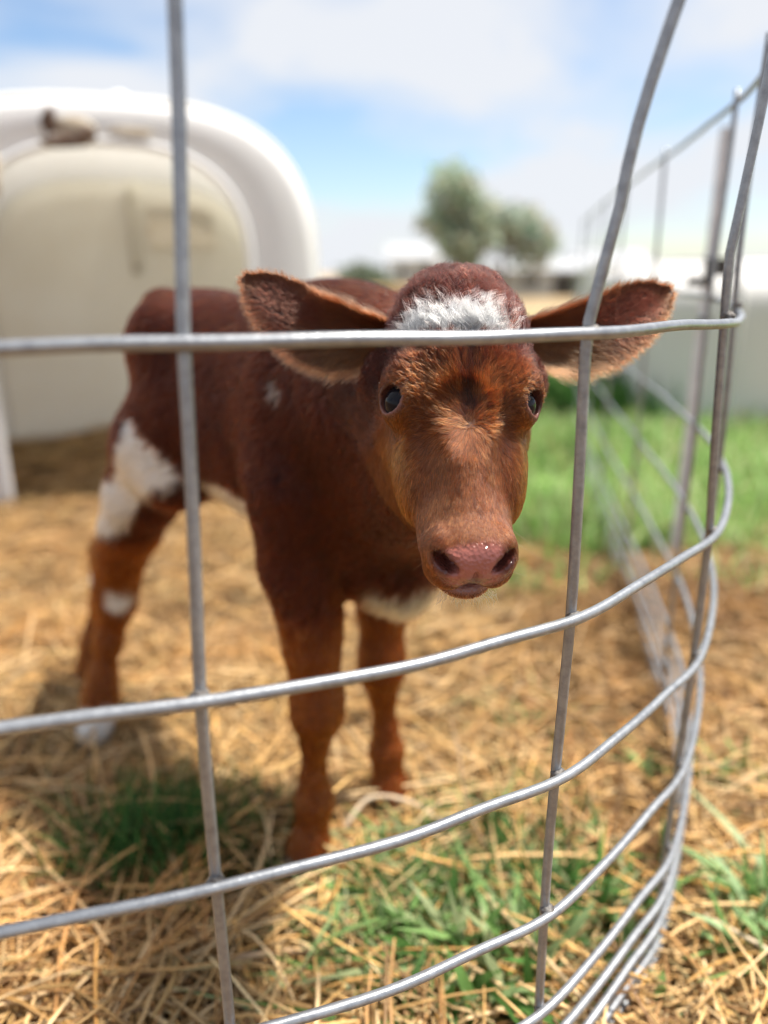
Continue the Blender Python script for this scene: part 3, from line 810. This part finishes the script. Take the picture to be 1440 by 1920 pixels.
ell(H(.003, .143, .0185), (hx, hz, hn), (.005, .034, .007), .010, sub=True)       # parting up the forehead
# muzzle frame
mf = RZ@np.array([.05, -.965, -.262]); mf /= np.linalg.norm(mf)
mx = hx-mf*hx.dot(mf); mx /= np.linalg.norm(mx); mu = np.cross(mx, mf); mu = -mu if mu[2] < 0 else mu
MZ = np.array([.0655, .560, .5975])
def M(l, u, f): return MZ+mx*l+mu*u+mf*f
MA = (mx, mu, mf)
ell(M(0, -.001, -.004), MA, (.0325, .0215, .034), .022)
ell(M(0, .002, .014), MA, (.0310, .0205, .026), .012)
for s in (-1, 1):
    ell(M(s*.0230, .001, .012), MA, (.0120, .018, .021), .008)      # nostril wings
    ell(M(s*.017, -.017, .010), MA, (.016, .012, .020), .008)       # upper lip
ell(M(0, -.0355, -.004), MA, (.0225, .0120, .024), .006)              # lower lip and chin
ell(M(0, -.028, -.03), MA, (.027, .024, .03), .015)
for s in (-1, 1):
    c_ = math.cos(s*.55); s_ = math.sin(s*.55)
    nx_ = mx*c_+mu*s_; nu_ = mu*c_-mx*s_
    ell(M(s*.0200, .0025, .033), (nx_, nu_, mf), (.0085, .0046, .017), .0045, sub=True)
    ell(M(s*.0265, .008, .026), (nx_, nu_, mf), (.0045, .0045, .012), .004, sub=True)
ell(M(0, -.0265, .024), MA, (.0195, .0018, .018), .0025, sub=True)
ell(M(0, -.0255, .028), MA, (.0090, .0032, .012), .004, sub=True)
ell(M(0, -.010, .040), MA, (.0016, .012, .006), .004, sub=True)      # philtrum
# eyes: a lid bulge, opened by an almond
EYE_R = .0186
eyes = {}
EL = {-1: .0470, 1: .0432}
for s in (-1, 1):
    ec = H(s*EL[s], .1405, -.021)
    g = (hx*s*.77+hn*.61 if s < 0 else hx*s*.83+hn*.52)-hz*.03; g /= np.linalg.norm(g)
    ey = hz-g*hz.dot(g); ey /= np.linalg.norm(ey); ex = np.cross(ey, g)
    eyes[s] = (ec, g, ex, ey)
    ell(ec+g*.0008, np.eye(3), (.0206,)*3, .010)
    ell(ec+g*.0165-ey*.0008, (ex, ey, g), (.0132, .0110, .014), .0018, sub=True)

def surface_nets():
    f = field; s = f < 0
    cor = [(i, j, k) for i in (0, 1) for j in (0, 1) for k in (0, 1)]
    nx, ny, nz = f.shape
    cnt = np.zeros((nx-1, ny-1, nz-1), np.int8)
    for i, j, k in cor: cnt += s[i:nx-1+i, j:ny-1+j, k:nz-1+k]
    act = (cnt > 0) & (cnt < 8)
    I, J, K = np.nonzero(act); n = len(I)
    P = np.zeros((n, 3)); W = np.zeros(n)
    edges = [(a, b) for x, a in enumerate(cor) for b in cor[x+1:] if sum(abs(p-q) for p, q in zip(a, b)) == 1]
    for a, b in edges:
        fa = f[I+a[0], J+a[1], K+a[2]]; fb = f[I+b[0], J+b[1], K+b[2]]
        m = (fa < 0) != (fb < 0); t = np.where(m, fa/(fa-fb+1e-12), 0)
        pa = np.stack([xs[I+a[0]], ys[J+a[1]], zs[K+a[2]]], 1); pb = np.stack([xs[I+b[0]], ys[J+b[1]], zs[K+b[2]]], 1)
        P += np.where(m[:, None], pa+(pb-pa)*t[:, None], 0); W += m
    P /= W[:, None]
    vid = np.full(act.shape, -1, np.int32); vid[I, J, K] = np.arange(n)
    F = []
    for ax in range(3):
        a = [slice(1, -1)]*3; a[ax] = slice(0, -1); b = [slice(1, -1)]*3; b[ax] = slice(1, None)
        s0, s1 = s[tuple(a)], s[tuple(b)]
        e = np.nonzero(s0 != s1); e = [q.copy() for q in e]
        for q in range(3):
            if q != ax: e[q] += 1
        u, w = (ax+1) % 3, (ax+2) % 3
        def c(du, dw):
            g = [q.copy() for q in e]; g[u] -= du; g[w] -= dw; return vid[g[0], g[1], g[2]]
        q = np.stack([c(1, 1), c(0, 1), c(0, 0), c(1, 0)], 1)
        fl = s[e[0], e[1], e[2]] == False
        q[fl] = q[fl][:, ::-1]; F.append(q)
    F = np.vstack(F); F = F[(F >= 0).all(1)]
    return P, F
bv, bf = surface_nets()
del field
def smooth_mesh(V, F, it, lam):
    n = len(V); E = np.vstack([F[:, [0, 1]], F[:, [1, 2]], F[:, [2, 3]], F[:, [3, 0]]])
    deg = np.bincount(E.ravel(), minlength=n).astype(float)[:, None]+1e-9
    for q in range(it):
        for l in (lam, -lam*.96):
            S = np.stack([np.bincount(E[:, 0], V[E[:, 1], k], n)+np.bincount(E[:, 1], V[E[:, 0], k], n) for k in range(3)], 1)
            V = V+l*(S/deg-V)
    return V
bv = smooth_mesh(bv, bf, 4, .5)
# keep only the largest shell
def vnormals(V, F):
    fn = np.cross(V[F[:, 2]]-V[F[:, 0]], V[F[:, 3]]-V[F[:, 1]])
    n = np.stack([sum(np.bincount(F[:, j], fn[:, k], len(V)) for j in range(4)) for k in range(3)], 1)
    return n/(np.linalg.norm(n, axis=1, keepdims=True)+1e-12)

# ears: cupped leaf shapes, two-sided and closed at the rim
def ear(base, mid, tip, facing, sgn):
    nu, nv = 40, 17
    c = catmull([base, mid, tip], 20); c = c[np.linspace(0, len(c)-1, nu).astype(int)]
    t, _, _ = frame_along(c)
    facing = np.array(facing, float)
    u = np.linspace(0, 1, nu); v = np.linspace(-1, 1, nv)
    wu = np.interp(u, [0, .12, .3, .5, .7, .85, .94, 1.0], [.017, .023, .032, .0375, .0365, .028, .0185, .004])
    wl = np.interp(u, [0, .12, .3, .5, .7, .85, .94, 1.0], [.020, .028, .036, .037, .031, .0225, .0150, .004])
    front, back = [], []
    for i in range(nu):
        n = facing-t[i]*facing.dot(t[i]); n /= np.linalg.norm(n); up = np.cross(n, t[i])*sgn; up = up if up[2] > 0 else -up
        for q in v:
            w = wu[i] if q > 0 else wl[i]
            cup = np.interp(u[i], [0, .25, .6, 1], [.017, .008, .005, .002])
            roll_in = 1-.10*abs(q)**3
            p = c[i]+up*q*w*roll_in+n*(cup*(abs(q)**2.2)-cup*.6)
            front.append(p)
            th = .0032*(1-abs(q)**6)+.0004
            back.append(p-n*th*2.2)
    Fr, Bk_ = np.array(front), np.array(back)
    idx = np.arange(nu*nv).reshape(nu, nv); m = nu*nv
    q1 = np.stack([idx[:-1, :-1], idx[:-1, 1:], idx[1:, 1:], idx[1:, :-1]], -1).reshape(-1, 4)
    fs = [q1, q1[:, ::-1]+m]
    for col in (0, nv-1):
        a = idx[:-1, col]; b = idx[1:, col]; q = np.stack([a, b, b+m, a+m], 1); fs.append(q if col == 0 else q[:, ::-1])
    a = idx[-1, :-1]; b = idx[-1, 1:]; fs.append(np.stack([a, b, b+m, a+m], 1))
    F = np.vstack(fs)
    if sgn*1 > 0: F = F[:, ::-1]
    V = np.vstack([Fr, Bk_])
    uu = np.tile(np.repeat(u, nv), 2); vv = np.tile(np.tile(v, nu), 2); sd = np.repeat([1, 0], m)
    tt = np.tile(np.repeat(t, nv, 0), (2, 1))
    return V, F, uu, vv, sd, tt
EAR = {}
earL = ear((.016, .722, .738), (-.072, .722, .752), (-.132, .745, .797), (.25, -1, .12), -1)
earR = ear((.120, .727, .740), (.208, .732, .748), (.277, .76, .785), (-.12, -1, .12), 1)

V_all = [bv]; F_all = [bf]; off = len(bv); ear_info = []
for e in (earL, earR):
    V_all.append(e[0]); F_all.append(e[1]+off); ear_info.append((off, len(e[0]), e)); off += len(e[0])
V = np.vstack(V_all); F = np.vstack(F_all)
Nn = vnormals(V, F)
nb = len(bv)
# flip check on each ear: the front sheet must face the camera
for o0, n0, e in ear_info:
    fr = Nn[o0:o0+n0//2].mean(0)
    if fr[1] > 0:
        m = (F[:, 0] >= o0) & (F[:, 0] < o0+n0); F[m] = F[m][:, ::-1]
Nn = vnormals(V, F)

# ---- coat: colour, hair direction, length and density at every vertex
rel = V-HN0
hl, ha, ho = rel@hx, rel@hz, rel@hn
mrel = V-MZ; ml, mu_, mfw = mrel@mx, mrel@mu, mrel@mf
is_ear = np.zeros(len(V), bool); is_ear[nb:] = True
head_w = sstep(.24, .18, np.sqrt(hl**2+(ha-.12)**2+(ho+.05)**2))*(V[:, 1] < .80)
head_w[is_ear] = 1
b_al = (V-B0)@bd; b_lat = (V-B0)@bn
def mixc(c, w, col): return c*(1-w[:, None])+np.array(col)*w[:, None]
nzA, nzB = wob3(V, 14, 1.0), wob3(V, 45, 3.0)
col = np.tile(np.array([.185, .046, .015]), (len(V), 1))*(1+.22*nzA)[:, None]
leg_w = sstep(.46, .30, V[:, 2])*(1-head_w)
col = mixc(col, leg_w*.9, (.36, .115, .016))
face = head_w*(~is_ear)*sstep(-.135, -.115, ho)*sstep(.30, .285, ha)
col = mixc(col, face, (.235, .070, .021))
col = mixc(col, face*sstep(.10, .05, ha)*.8, (.29, .090, .030))
col = mixc(col, face*sstep(.030, .055, np.abs(hl))*sstep(.16, .10, ha)*sstep(.02, .05, ha), (.36, .122, .024))
col = mixc(col, face*sstep(.135, .175, ha), (.055, .014, .009))
col = mixc(col, face*sstep(.0075, .002, np.abs(hl-.003+.003*wob(ha, hl, 110, 1)))*sstep(.105, .120, ha)*sstep(.20, .17, ha)*.85, (.022, .006, .005))  # dark maroon stripe with the parting's shade painted into the coat colour
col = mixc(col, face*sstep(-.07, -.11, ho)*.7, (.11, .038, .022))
# white markings
def patch(c, r, e=.25, ns=30, amp=.25):
    q = np.sqrt((((V-np.array(c))/np.array(r))**2).sum(1))+amp*wob3(V, ns, 5.0)
    return sstep(1+e, 1-e, q)
white = np.zeros(len(V))
off_leg = sstep(.085, .10, np.hypot(V[:, 0]+.10, V[:, 1]-.91))*sstep(.04, .05, np.hypot(V[:, 0]-.0, V[:, 1]-1.02))
fw = sstep(.038, .030, np.abs(hl+.003+.004*wob(ha, hl, 90)))*sstep(.172, .180, ha+.004*wob(hl, ha, 120, 2))*sstep(.201, .192, ha+.006*wob(hl, ha, 80, 1)+.25*np.maximum(0, np.abs(hl+.004)-.03))*face*(ho > -.05)
body = 1-head_w
xw = V[:, 0]+.006*wob3(V, 60, 1.0)
zlo = np.interp(xw, [-.46, -.41, -.382, -.358, -.326, -.294, -.270], [.40, .41, .45, .485, .505, .515, .53])+.008*wob3(V, 75, 2.0)
zhi = np.interp(xw, [-.46, -.41, -.382, -.358, -.326, -.294, -.270], [.47, .50, .56, .602, .575, .535, .50])+.010*wob3(V, 60, 3.0)
thigh = sstep(zlo-.009, zlo+.009, V[:, 2])*sstep(zhi+.009, zhi-.009, V[:, 2])*sstep(-.030, -.048, b_lat)*(b_al < .32)
white = np.maximum(white, body*thigh)
white = np.maximum(white, body*patch((-.455, 1.19, .262), (.018, .03, .022), .5, 60, .4))
white = np.maximum(white, body*patch((-.495, 1.215, .305), (.014, .02, .018), .2, 40, .3))
white = np.maximum(white, body*patch((-.515, 1.165, .045), (.05, .05, .030), .2, 40, .2))
white = np.maximum(white, body*sstep(.530, .512, V[:, 2]+.014*wob3(V, 28, 2)+.06*np.maximum(0, b_al-.36))*sstep(.29, .32, b_al)*sstep(.50, .44, b_al)*(np.abs(b_lat) < .125))
white = np.maximum(white, body*sstep(.435, .415, V[:, 2]+.014*wob3(V, 35, 4))*sstep(.50, .54, b_al)*(V[:, 2] > .36)*off_leg)
white = np.maximum(white, body*patch((-.115, .865, .676), (.012, .03, .018), .3, 40, .3))
col = col*np.where(face[:, None] > .5, np.array([.62, .54, .48]), np.where((leg_w > .4)[:, None], np.array([.52, .42, .34]), np.array([.28, .22, .18])))
col = mixc(col, fw, (.97, .96, .94)); col = mixc(col, white, (.70, .67, .63))
# bare skin: nose pad, lips, eyelids, hooves
padr = np.sqrt((ml/.0300)**2+((mu_-.000)/.0215)**2)
pad = face*sstep(.012, .022, mfw)*sstep(1.04, .94, padr+.05*nzB)*(mu_ > -.0265)
padc = face*sstep(.010, .024, mfw)*sstep(1.12, .72, padr+.10*nzB)*(mu_ > -.0265)
lip = face*sstep(-.024, -.0265, mu_)*sstep(.008, .014, mfw)*sstep(.022, .016, np.abs(ml))*sstep(-.038, -.033, mu_)
eyew = np.zeros(len(V)); eyed = np.ones(len(V)); eyelow = np.zeros(len(V))
for s in (-1, 1):
    ec, g, ex, ey = eyes[s]
    q = V-ec; eyed = np.minimum(eyed, np.linalg.norm(q, axis=1)); eyelow = np.maximum(eyelow, sstep(.002, -.006, q@ey)*(np.linalg.norm(q, axis=1) < .03)); eyew = np.maximum(eyew, sstep(1.36, 1.12, np.sqrt(((q@ex)/.0134)**2+((q@ey+.0008)/.0112)**2))*((q@g) > 0)*(np.linalg.norm(q, axis=1) < .026))
skin = (.36, .120, .092)
col = mixc(col, pad, (.20, .072, .046)); col = mixc(col, padc, skin); col = mixc(col, pad*sstep(.0165, .023, np.abs(ml))*.8, (.19, .065, .042)); col = mixc(col, pad*sstep(.35, .05, np.abs(ml)/.03)*sstep(.002, -.012, mu_), (.17, .078, .078))
col = mixc(col, lip*.9, (.27, .13, .115)); col = mixc(col, eyew*.85, (.07, .026, .022)); col = mixc(col, eyew*eyelow*.9, (.19, .072, .055))
inno = np.zeros(len(V))
for s in (-1, 1):
    q = (V-M(s*.021, .0035, .028)); inno = np.maximum(inno, sstep(.0125, .007, np.sqrt((q@mx)**2+(q@mu)**2*1.2+((q@mf)*.7)**2)))
col = mixc(col, inno*face*.9, (.085, .024, .019))
hoof = sstep(.034, .028, V[:, 2])*body
col = mixc(col, hoof, (.10, .075, .05)); col = mixc(col, hoof*white*.8, (.62, .56, .47))
# ear colours
for o0, n0, e in ear_info:
    sl = slice(o0, o0+n0); u, v, sd = e[2], e[3], e[4]
    c = np.tile(np.array([.17, .052, .022]), (n0, 1))
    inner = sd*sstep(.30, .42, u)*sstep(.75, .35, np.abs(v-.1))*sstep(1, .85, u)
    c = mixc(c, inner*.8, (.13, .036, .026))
    c = mixc(c, sd*sstep(.25, -.15, v)*sstep(.62, .35, u)*.9, (.27, .125, .058))
    c = mixc(c, np.maximum(sstep(.70, 1.0, np.abs(v)), sstep(.85, 1.0, u))*.30, (.26, .12, .06))
    col[sl] = c*np.array([.62, .55, .50])

# ---- hair field
hdir = np.zeros_like(V); hlen = np.zeros(len(V)); hden = np.zeros(len(V)); hrad = np.zeros(len(V)); hlift = np.zeros(len(V)); hclump = np.zeros(len(V))
bodydir = -bd*.75+np.array([0, 0, -.65])
hdir[:] = bodydir
hdir = hdir*(1-leg_w[:, None])+np.array([0, 0, -1.])*leg_w[:, None]
neck = np.exp(-(((V-np.array([.02, .82, .64]))/.13)**2).sum(1))
hdir += neck[:, None]*np.array([-.3, .6, -.9])
hlen[:] = .015; hden[:] = .22; hrad[:] = .00042; hlift[:] = .28; hclump[:] = .65
hlen -= .005*leg_w; hden += .05*leg_w
hden += .75*neck; hlen += .003*neck; hrad -= .00016*neck
brk = sstep(.50, .56, b_al)*sstep(.47, .40, V[:, 2])*body*(V[:, 2] > .36); hlen += .022*brk
bel = white*sstep(.50, .44, V[:, 2])*(b_al > .1)*(b_al < .5)*body; hlen += .008*bel
# head
wl_, wa_ = .004, .112
dl, da = hl-wl_, ha-wa_
swirl = (.30*wob(hl, ha, 60, 1.1)+.25*wob(hl, ha, 150, 2.1)+.85*wob(hl, ha, 38, 3.3)*sstep(.155, .19, ha))*sstep(.01, .05, np.hypot(dl, da))
ca, sa = np.cos(swirl), np.sin(swirl)
dl2, da2 = dl*ca-da*sa, dl*sa+da*ca
da2 = np.where(da < 0, da*1.6, da2)
nrm = np.hypot(dl2, da2)+1e-6
wh = hx*(dl2/nrm)[:, None]+hz*(da2/nrm)[:, None]
side = sstep(.034, .056, np.abs(hl))
cheekdir = -hz*.75-hn*.65+hx*np.sign(hl)[:, None]*.1
hd = wh*(1-side*sstep(.17, .12, ha))[:, None]+cheekdir*(side*sstep(.17, .12, ha))[:, None]
muz = sstep(.03, .0, ha)
hd = hd*(1-muz[:, None])+(-hz*.5-hn*.2+hx*(np.clip(ml/.03, -1, 1))[:, None]*.6-mu*.3)*muz[:, None]
fw_ = face[:, None]
hdir = np.where(fw_ > .5, hd, hdir)
fl = .0060+.014*sstep(.085, .125, ha)*(1-.55*side)+.010*sstep(.165, .20, ha)
fl = fl*(1-.40*sstep(.05, .02, ha))+.002*sstep(.03, .06, ha)*sstep(.10, .08, ha)
near_w = sstep(.035, .01, np.hypot(dl, da)); fl = fl*(1-.15*near_w)
fl = fl*(.28+.72*sstep(.019, .040, eyed))
hlen = np.where(face > .5, fl, hlen)
hden = np.where(face > .5, 1.8-.55*sstep(-.05, -.09, ho)+.45*sstep(.13, .17, ha), hden)
hrad0 = 0
hrad = np.where(face > .5, .00021+.00005*sstep(.12, .17, ha), hrad)
hrad = hrad*(1+.5*fw)
hlift = np.where(face > .5, (.35+.65*sstep(.019, .040, eyed))*(.10+.15*sstep(.09, .15, ha)), hlift)
hclump = np.where(face > .5, .15+.48*sstep(.085, .12, ha)*(1-.5*side), hclump)
hwave = np.zeros(len(V)); hwave = np.where(face > .5, .04*sstep(.08, .12, ha)+.085*sstep(.15, .19, ha), hwave); hwave[is_ear] = .015
hclump = np.where(face > .5, hclump+.10*sstep(.16, .2, ha), hclump)
bare = np.clip(pad*1.2+lip+eyew*1.3+inno, 0, 1)
hden = hden*(1-bare)*(1-hoof)
for o0, n0, e in ear_info:
    sl = slice(o0, o0+n0); u, v, sd, t = e[2], e[3], e[4], e[5]
    up = np.array([0, 0, 1.0])
    dirn = t*.9+up*(v*sd*.5)[:, None]
    dirn = dirn+(-up*.9)*(sd*sstep(.1, -.5, v)*.8)[:, None]
    hdir[sl] = dirn
    hlen[sl] = np.where(sd > 0, .007+.014*sstep(.65, .2, u), .006)+.001*sstep(.8, .97, np.abs(v))
    hden[sl] = np.where(sd > 0, 2.2-.3*sstep(.4, .55, u)*sstep(.6, .2, np.abs(v)), .7)
    hrad[sl] = .00015; hlift[sl] = .15+.12*sd; hclump[sl] = .12
tang = hdir-Nn*(hdir*Nn).sum(1)[:, None]; tang /= np.linalg.norm(tang, axis=1, keepdims=True)+1e-9

# ---- body mesh
hide, Nd, Ld, Bd = new_mat("calf_hide")
at = Nd.new("ShaderNodeAttribute"); at.attribute_name = "coat"
ab = Nd.new("ShaderNodeAttribute"); ab.attribute_name = "bare"
Ld.new(at.outputs["Color"], Bd.inputs["Base Color"])
mr = Nd.new("ShaderNodeMapRange"); mr.inputs[3].default_value = .75; mr.inputs[4].default_value = .14
Ld.new(ab.outputs["Fac"], mr.inputs[0]); Ld.new(mr.outputs[0], Bd.inputs["Roughness"])
Bd.inputs["Specular IOR Level"].default_value = .45
tc = Nd.new("ShaderNodeTexCoord")
vo = Nd.new("ShaderNodeTexVoronoi"); vo.inputs["Scale"].default_value = 330; Ld.new(tc.outputs["Object"], vo.inputs["Vector"])
nz = Nd.new("ShaderNodeTexNoise"); nz.inputs["Scale"].default_value = 160; nz.inputs["Detail"].default_value = 4; Ld.new(tc.outputs["Object"], nz.inputs["Vector"])
am = Nd.new("ShaderNodeMath"); am.operation = 'ADD'; Ld.new(vo.outputs["Distance"], am.inputs[0]); Ld.new(nz.outputs["Fac"], am.inputs[1])
bpn = Nd.new("ShaderNodeBump"); mrb = Nd.new("ShaderNodeMapRange"); mrb.inputs[3].default_value = .08; mrb.inputs[4].default_value = .8; Ld.new(ab.outputs["Fac"], mrb.inputs[0]); Ld.new(mrb.outputs[0], bpn.inputs["Strength"]); bpn.inputs["Distance"].default_value = .0012
Ld.new(am.outputs[0], bpn.inputs["Height"]); Ld.new(bpn.outputs[0], Bd.inputs["Normal"])
Bd.inputs["Subsurface Weight"].default_value = 0.08
Bd.inputs["Subsurface Radius"].default_value = (.006, .002, .0015)
body_o = mesh_obj("body", V-CALF0, F.astype(np.int32), hide, calf, colors=np.clip(col*(1-(.25+.3*sstep(.09, .14, ha))*np.clip(hden, 0, 1)*head_w*(1-fw))[:, None], .002, .95), cname="coat")  # shade between head strands is painted into the hide colour beneath them
ba = body_o.data.attributes.new("bare", 'FLOAT', 'POINT'); 
if len(body_o.data.vertices) == len(V): ba.data.foreach_set("value", np.clip(pad+lip+inno+eyew*.6, 0, 1).astype(np.float32))

# ---- eyes
eye_mat, Ne, Le, Be = new_mat("eye")
at = Ne.new("ShaderNodeAttribute"); at.attribute_name = "tint"; Le.new(at.outputs["Color"], Be.inputs["Base Color"])
Be.inputs["Roughness"].default_value = .06; Be.inputs["Coat Weight"].default_value = 0.0; Be.inputs["Coat Roughness"].default_value = .02; Be.inputs["Specular IOR Level"].default_value = .16
for s in (-1, 1):
    ec, g, ex, ey = eyes[s]
    nth, nph = 40, 36
    th = np.linspace(0, math.pi, nth); ph = np.linspace(0, 2*math.pi, nph, endpoint=False)
    T, Ph = np.meshgrid(th, ph, indexing='ij')
    r = EYE_R+.0011*np.exp(-(T/.55)**2)
    Pp = ec-CALF0+(np.cos(T)*r)[..., None]*g+(np.sin(T)*np.cos(Ph)*r)[..., None]*ex+(np.sin(T)*np.sin(Ph)*r)[..., None]*ey
    cc = np.zeros(T.shape+(3,)); ir = sstep(.78, .70, T)
    pup = sstep(1.0, .8, np.hypot(np.sin(T)*np.cos(Ph)/.42, np.sin(T)*np.sin(Ph)/.26))*(T < 1.2)
    sclera = np.array([.16, .11, .10])
    cc = sclera*(1-ir)[..., None]+np.array([.010, .009, .013])*ir[..., None]
    cc = cc*(1-pup)[..., None]+np.array([.004, .004, .008])*pup[..., None]
    ii = np.arange(nth*nph).reshape(nth, nph)
    q = np.stack([ii[:-1], np.roll(ii, -1, 1)[:-1], np.roll(ii, -1, 1)[1:], ii[1:]], -1).reshape(-1, 4)
    mesh_obj("eye", Pp.reshape(-1, 3), q[:, ::-1].copy(), eye_mat, calf, colors=cc.reshape(-1, 3))

# ---- fur strands
def hair_object(name, pts, rad, cols, mat, parent):
    n, k, _ = pts.shape
    hc = bpy.data.hair_curves.new(name)
    hc.add_curves([k]*n)
    hc.points.foreach_set("position", (pts-CALF0).astype(np.float32).ravel())
    ra = hc.attributes.get("radius") or hc.attributes.new("radius", 'FLOAT', 'POINT')
    ra.data.foreach_set("value", rad.astype(np.float32).ravel())
    ca_ = hc.attributes.new("coat", 'FLOAT_COLOR', 'CURVE')
    c4 = np.ones((n, 4), np.float32); c4[:, :3] = cols; ca_.data.foreach_set("color", c4.ravel())
    hc.materials.append(mat)
    return link(bpy.data.objects.new(name, hc), parent)

fur_mat = bpy.data.materials.new("fur"); fur_mat.use_nodes = True
Nf, Lf = fur_mat.node_tree.nodes, fur_mat.node_tree.links
Nf.remove(Nf["Principled BSDF"])
hb = Nf.new("ShaderNodeBsdfHairPrincipled"); hb.parametrization = 'COLOR'
hb.inputs["Roughness"].default_value = .27; hb.inputs["Radial Roughness"].default_value = .45; hb.inputs["IOR"].default_value = 1.30; hb.inputs["Random Roughness"].default_value = .2
at = Nf.new("ShaderNodeAttribute"); at.attribute_name = "coat"; Lf.new(at.outputs["Color"], hb.inputs["Color"])
Lf.new(hb.outputs[0], Nf["Material Output"].inputs["Surface"])

tri = np.vstack([F[:, [0, 1, 2]], F[:, [0, 2, 3]]])
area = np.linalg.norm(np.cross(V[tri[:, 1]]-V[tri[:, 0]], V[tri[:, 2]]-V[tri[:, 0]]), axis=1)/2
lam_ = area*1e6*hden[tri].mean(1)
cnt = rng.poisson(lam_)
ti = np.repeat(np.arange(len(tri)), cnt); n = len(ti)
r1, r2 = np.sqrt(rng.random(n)), rng.random(n)
bc = np.stack([1-r1, r1*(1-r2), r1*r2], 1)
tv = tri[ti]
def at_roots(A): return (A[tv]*bc[..., None]).sum(1) if A.ndim == 2 else (A[tv]*bc).sum(1)
Pr, Nr, Tr = at_roots(V), at_roots(Nn), at_roots(tang)
Nr /= np.linalg.norm(Nr, axis=1, keepdims=True)+1e-9; Tr /= np.linalg.norm(Tr, axis=1, keepdims=True)+1e-9
Lr, Rr, Lf_, Cl, Cr = at_roots(hlen), at_roots(hrad), at_roots(hlift), at_roots(hclump), at_roots(col)
Br = np.cross(Nr, Tr)
# clumps: every strand leans to the nearest of a sparse set of guides
gsel = rng.random(n) < .075
gi = np.nonzero(gsel)[0]
cell = .004
from mathutils import kdtree
kd = kdtree.KDTree(len(gi))
for q, i in enumerate(gi): kd.insert(Pr[i], q)
kd.balance()
nearest = np.fromiter((kd.find(p)[1] for p in Pr), dtype=np.int64, count=n)
g = gi[nearest]
K = 6
u = np.linspace(0, 1, K)
jit_g = rng.normal(0, .27, n); gval = np.clip(1+.26*rng.normal(size=n), .45, 1.8); jit = rng.normal(0, .13, n)
lenj = Lr*(.65+.6*rng.random(n))
def strand(Pp, Tt, Nn_, Bb, L_, lift, j):
    d = Tt*np.cos(j)[:, None]+Bb*np.sin(j)[:, None]
    s = u[None, :, None]*L_[:, None, None]
    curl = (np.sin(u*3.2)[None, :]*j[:, None]*.35)[..., None]*Bb[:, None, :]*L_[:, None, None]
    rise = lift[:, None]*(u-.42*u**2)[None, :]
    return Pp[:, None, :]+d[:, None, :]*s+Nn_[:, None, :]*(rise*L_[:, None])[..., None]+curl
wv_ = at_roots(hwave)
ph_ = rng.random(n)*6.28+8*wob3(Pr, 60, 1.0)
def waver(idx):
    return ((np.sin(u[None, :]*7.0+ph_[idx][:, None])-np.sin(ph_[idx])[:, None])*(wv_[idx]*Lr[idx])[:, None])[..., None]*Br[idx][:, None, :]
Sg = strand(Pr[g], Tr[g], Nr[g], Br[g], Lr[g]*(.85+.3*rng.random(n)), Lf_[g]*1.25, jit_g[g])
Ss = strand(Pr, Tr, Nr, Br, lenj, Lf_*(.6+.8*rng.random(n)), jit+jit_g[g]*.6)
Sg = Sg+waver(g); Ss = Ss+waver(g)
w = (Cl[:, None]*u[None, :]**2.0)[..., None]
S = Ss*(1-w)+Sg*w
rad = Rr[:, None]*(1-.8*u[None, :]**1.5)
cj = np.exp(rng.normal(-.08, .42, n))*(1+.10*wob3(Pr, 120, 2))*(1+.16*wob3(Pr*np.array([1, 1, .25]), 70, 4.0))*np.where(at_roots(face) > .5, gval[g], 1+(gval[g]-1)*.4)
white_r = sstep(.35, .6, Cr.min(1))
cj = cj*(1-white_r)+(.94+.10*rng.random(n))*white_r
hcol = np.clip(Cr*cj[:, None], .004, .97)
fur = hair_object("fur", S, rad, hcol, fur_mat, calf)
fur["kind"] = "stuff"

# lashes and chin whiskers
LS, LC, LR = [], [], []
for s in (-1, 1):
    ec, g_, ex, ey = eyes[s]
    for q in range(70):
        a = rng.uniform(.25, math.pi-.25); b = ec+g_*.0135+ex*math.cos(a)*.0125+ey*(math.sin(a)*.0098+.001)
        d = g_*.55+ey*.42+ex*math.cos(a)*.5-np.array([0, 0, .25]); d /= np.linalg.norm(d); L_ = rng.uniform(.008, .015)
        LS.append([b+d*L_*t+np.array([0, 0, -.002])*t*t for t in u]); LC.append((.03, .018, .015)); LR.append(.00022)
for q in range(150):
    l = rng.uniform(-.022, .024); b = M(l, rng.uniform(-.046, -.036), rng.uniform(.006, .018))
    d = mf*.45-mu*.6+mx*l*22+mx*rng.normal(0, .35)+mu*rng.normal(0, .3); d /= np.linalg.norm(d); L_ = rng.uniform(.003, .008)
    LS.append([b+d*L_*t for t in u]); LC.append((.72, .66, .58)); LR.append(.00022)
for q in range(26):
    s = rng.choice([-1, 1]); b = M(s*rng.uniform(.02, .036), rng.uniform(-.02, .02), rng.uniform(.0, .018)); d = mf*.5+mx*s*.8+mu*rng.normal(0, .4); d /= np.linalg.norm(d); L_ = rng.uniform(.010, .022)
    LS.append([b+d*L_*t for t in u]); LC.append((.45, .30, .2)); LR.append(.00010)
hair_object("lashes_and_whiskers", np.array(LS), np.array(LR)[:, None]*(1-.7*u)[None, :], np.array(LC), fur_mat, calf)
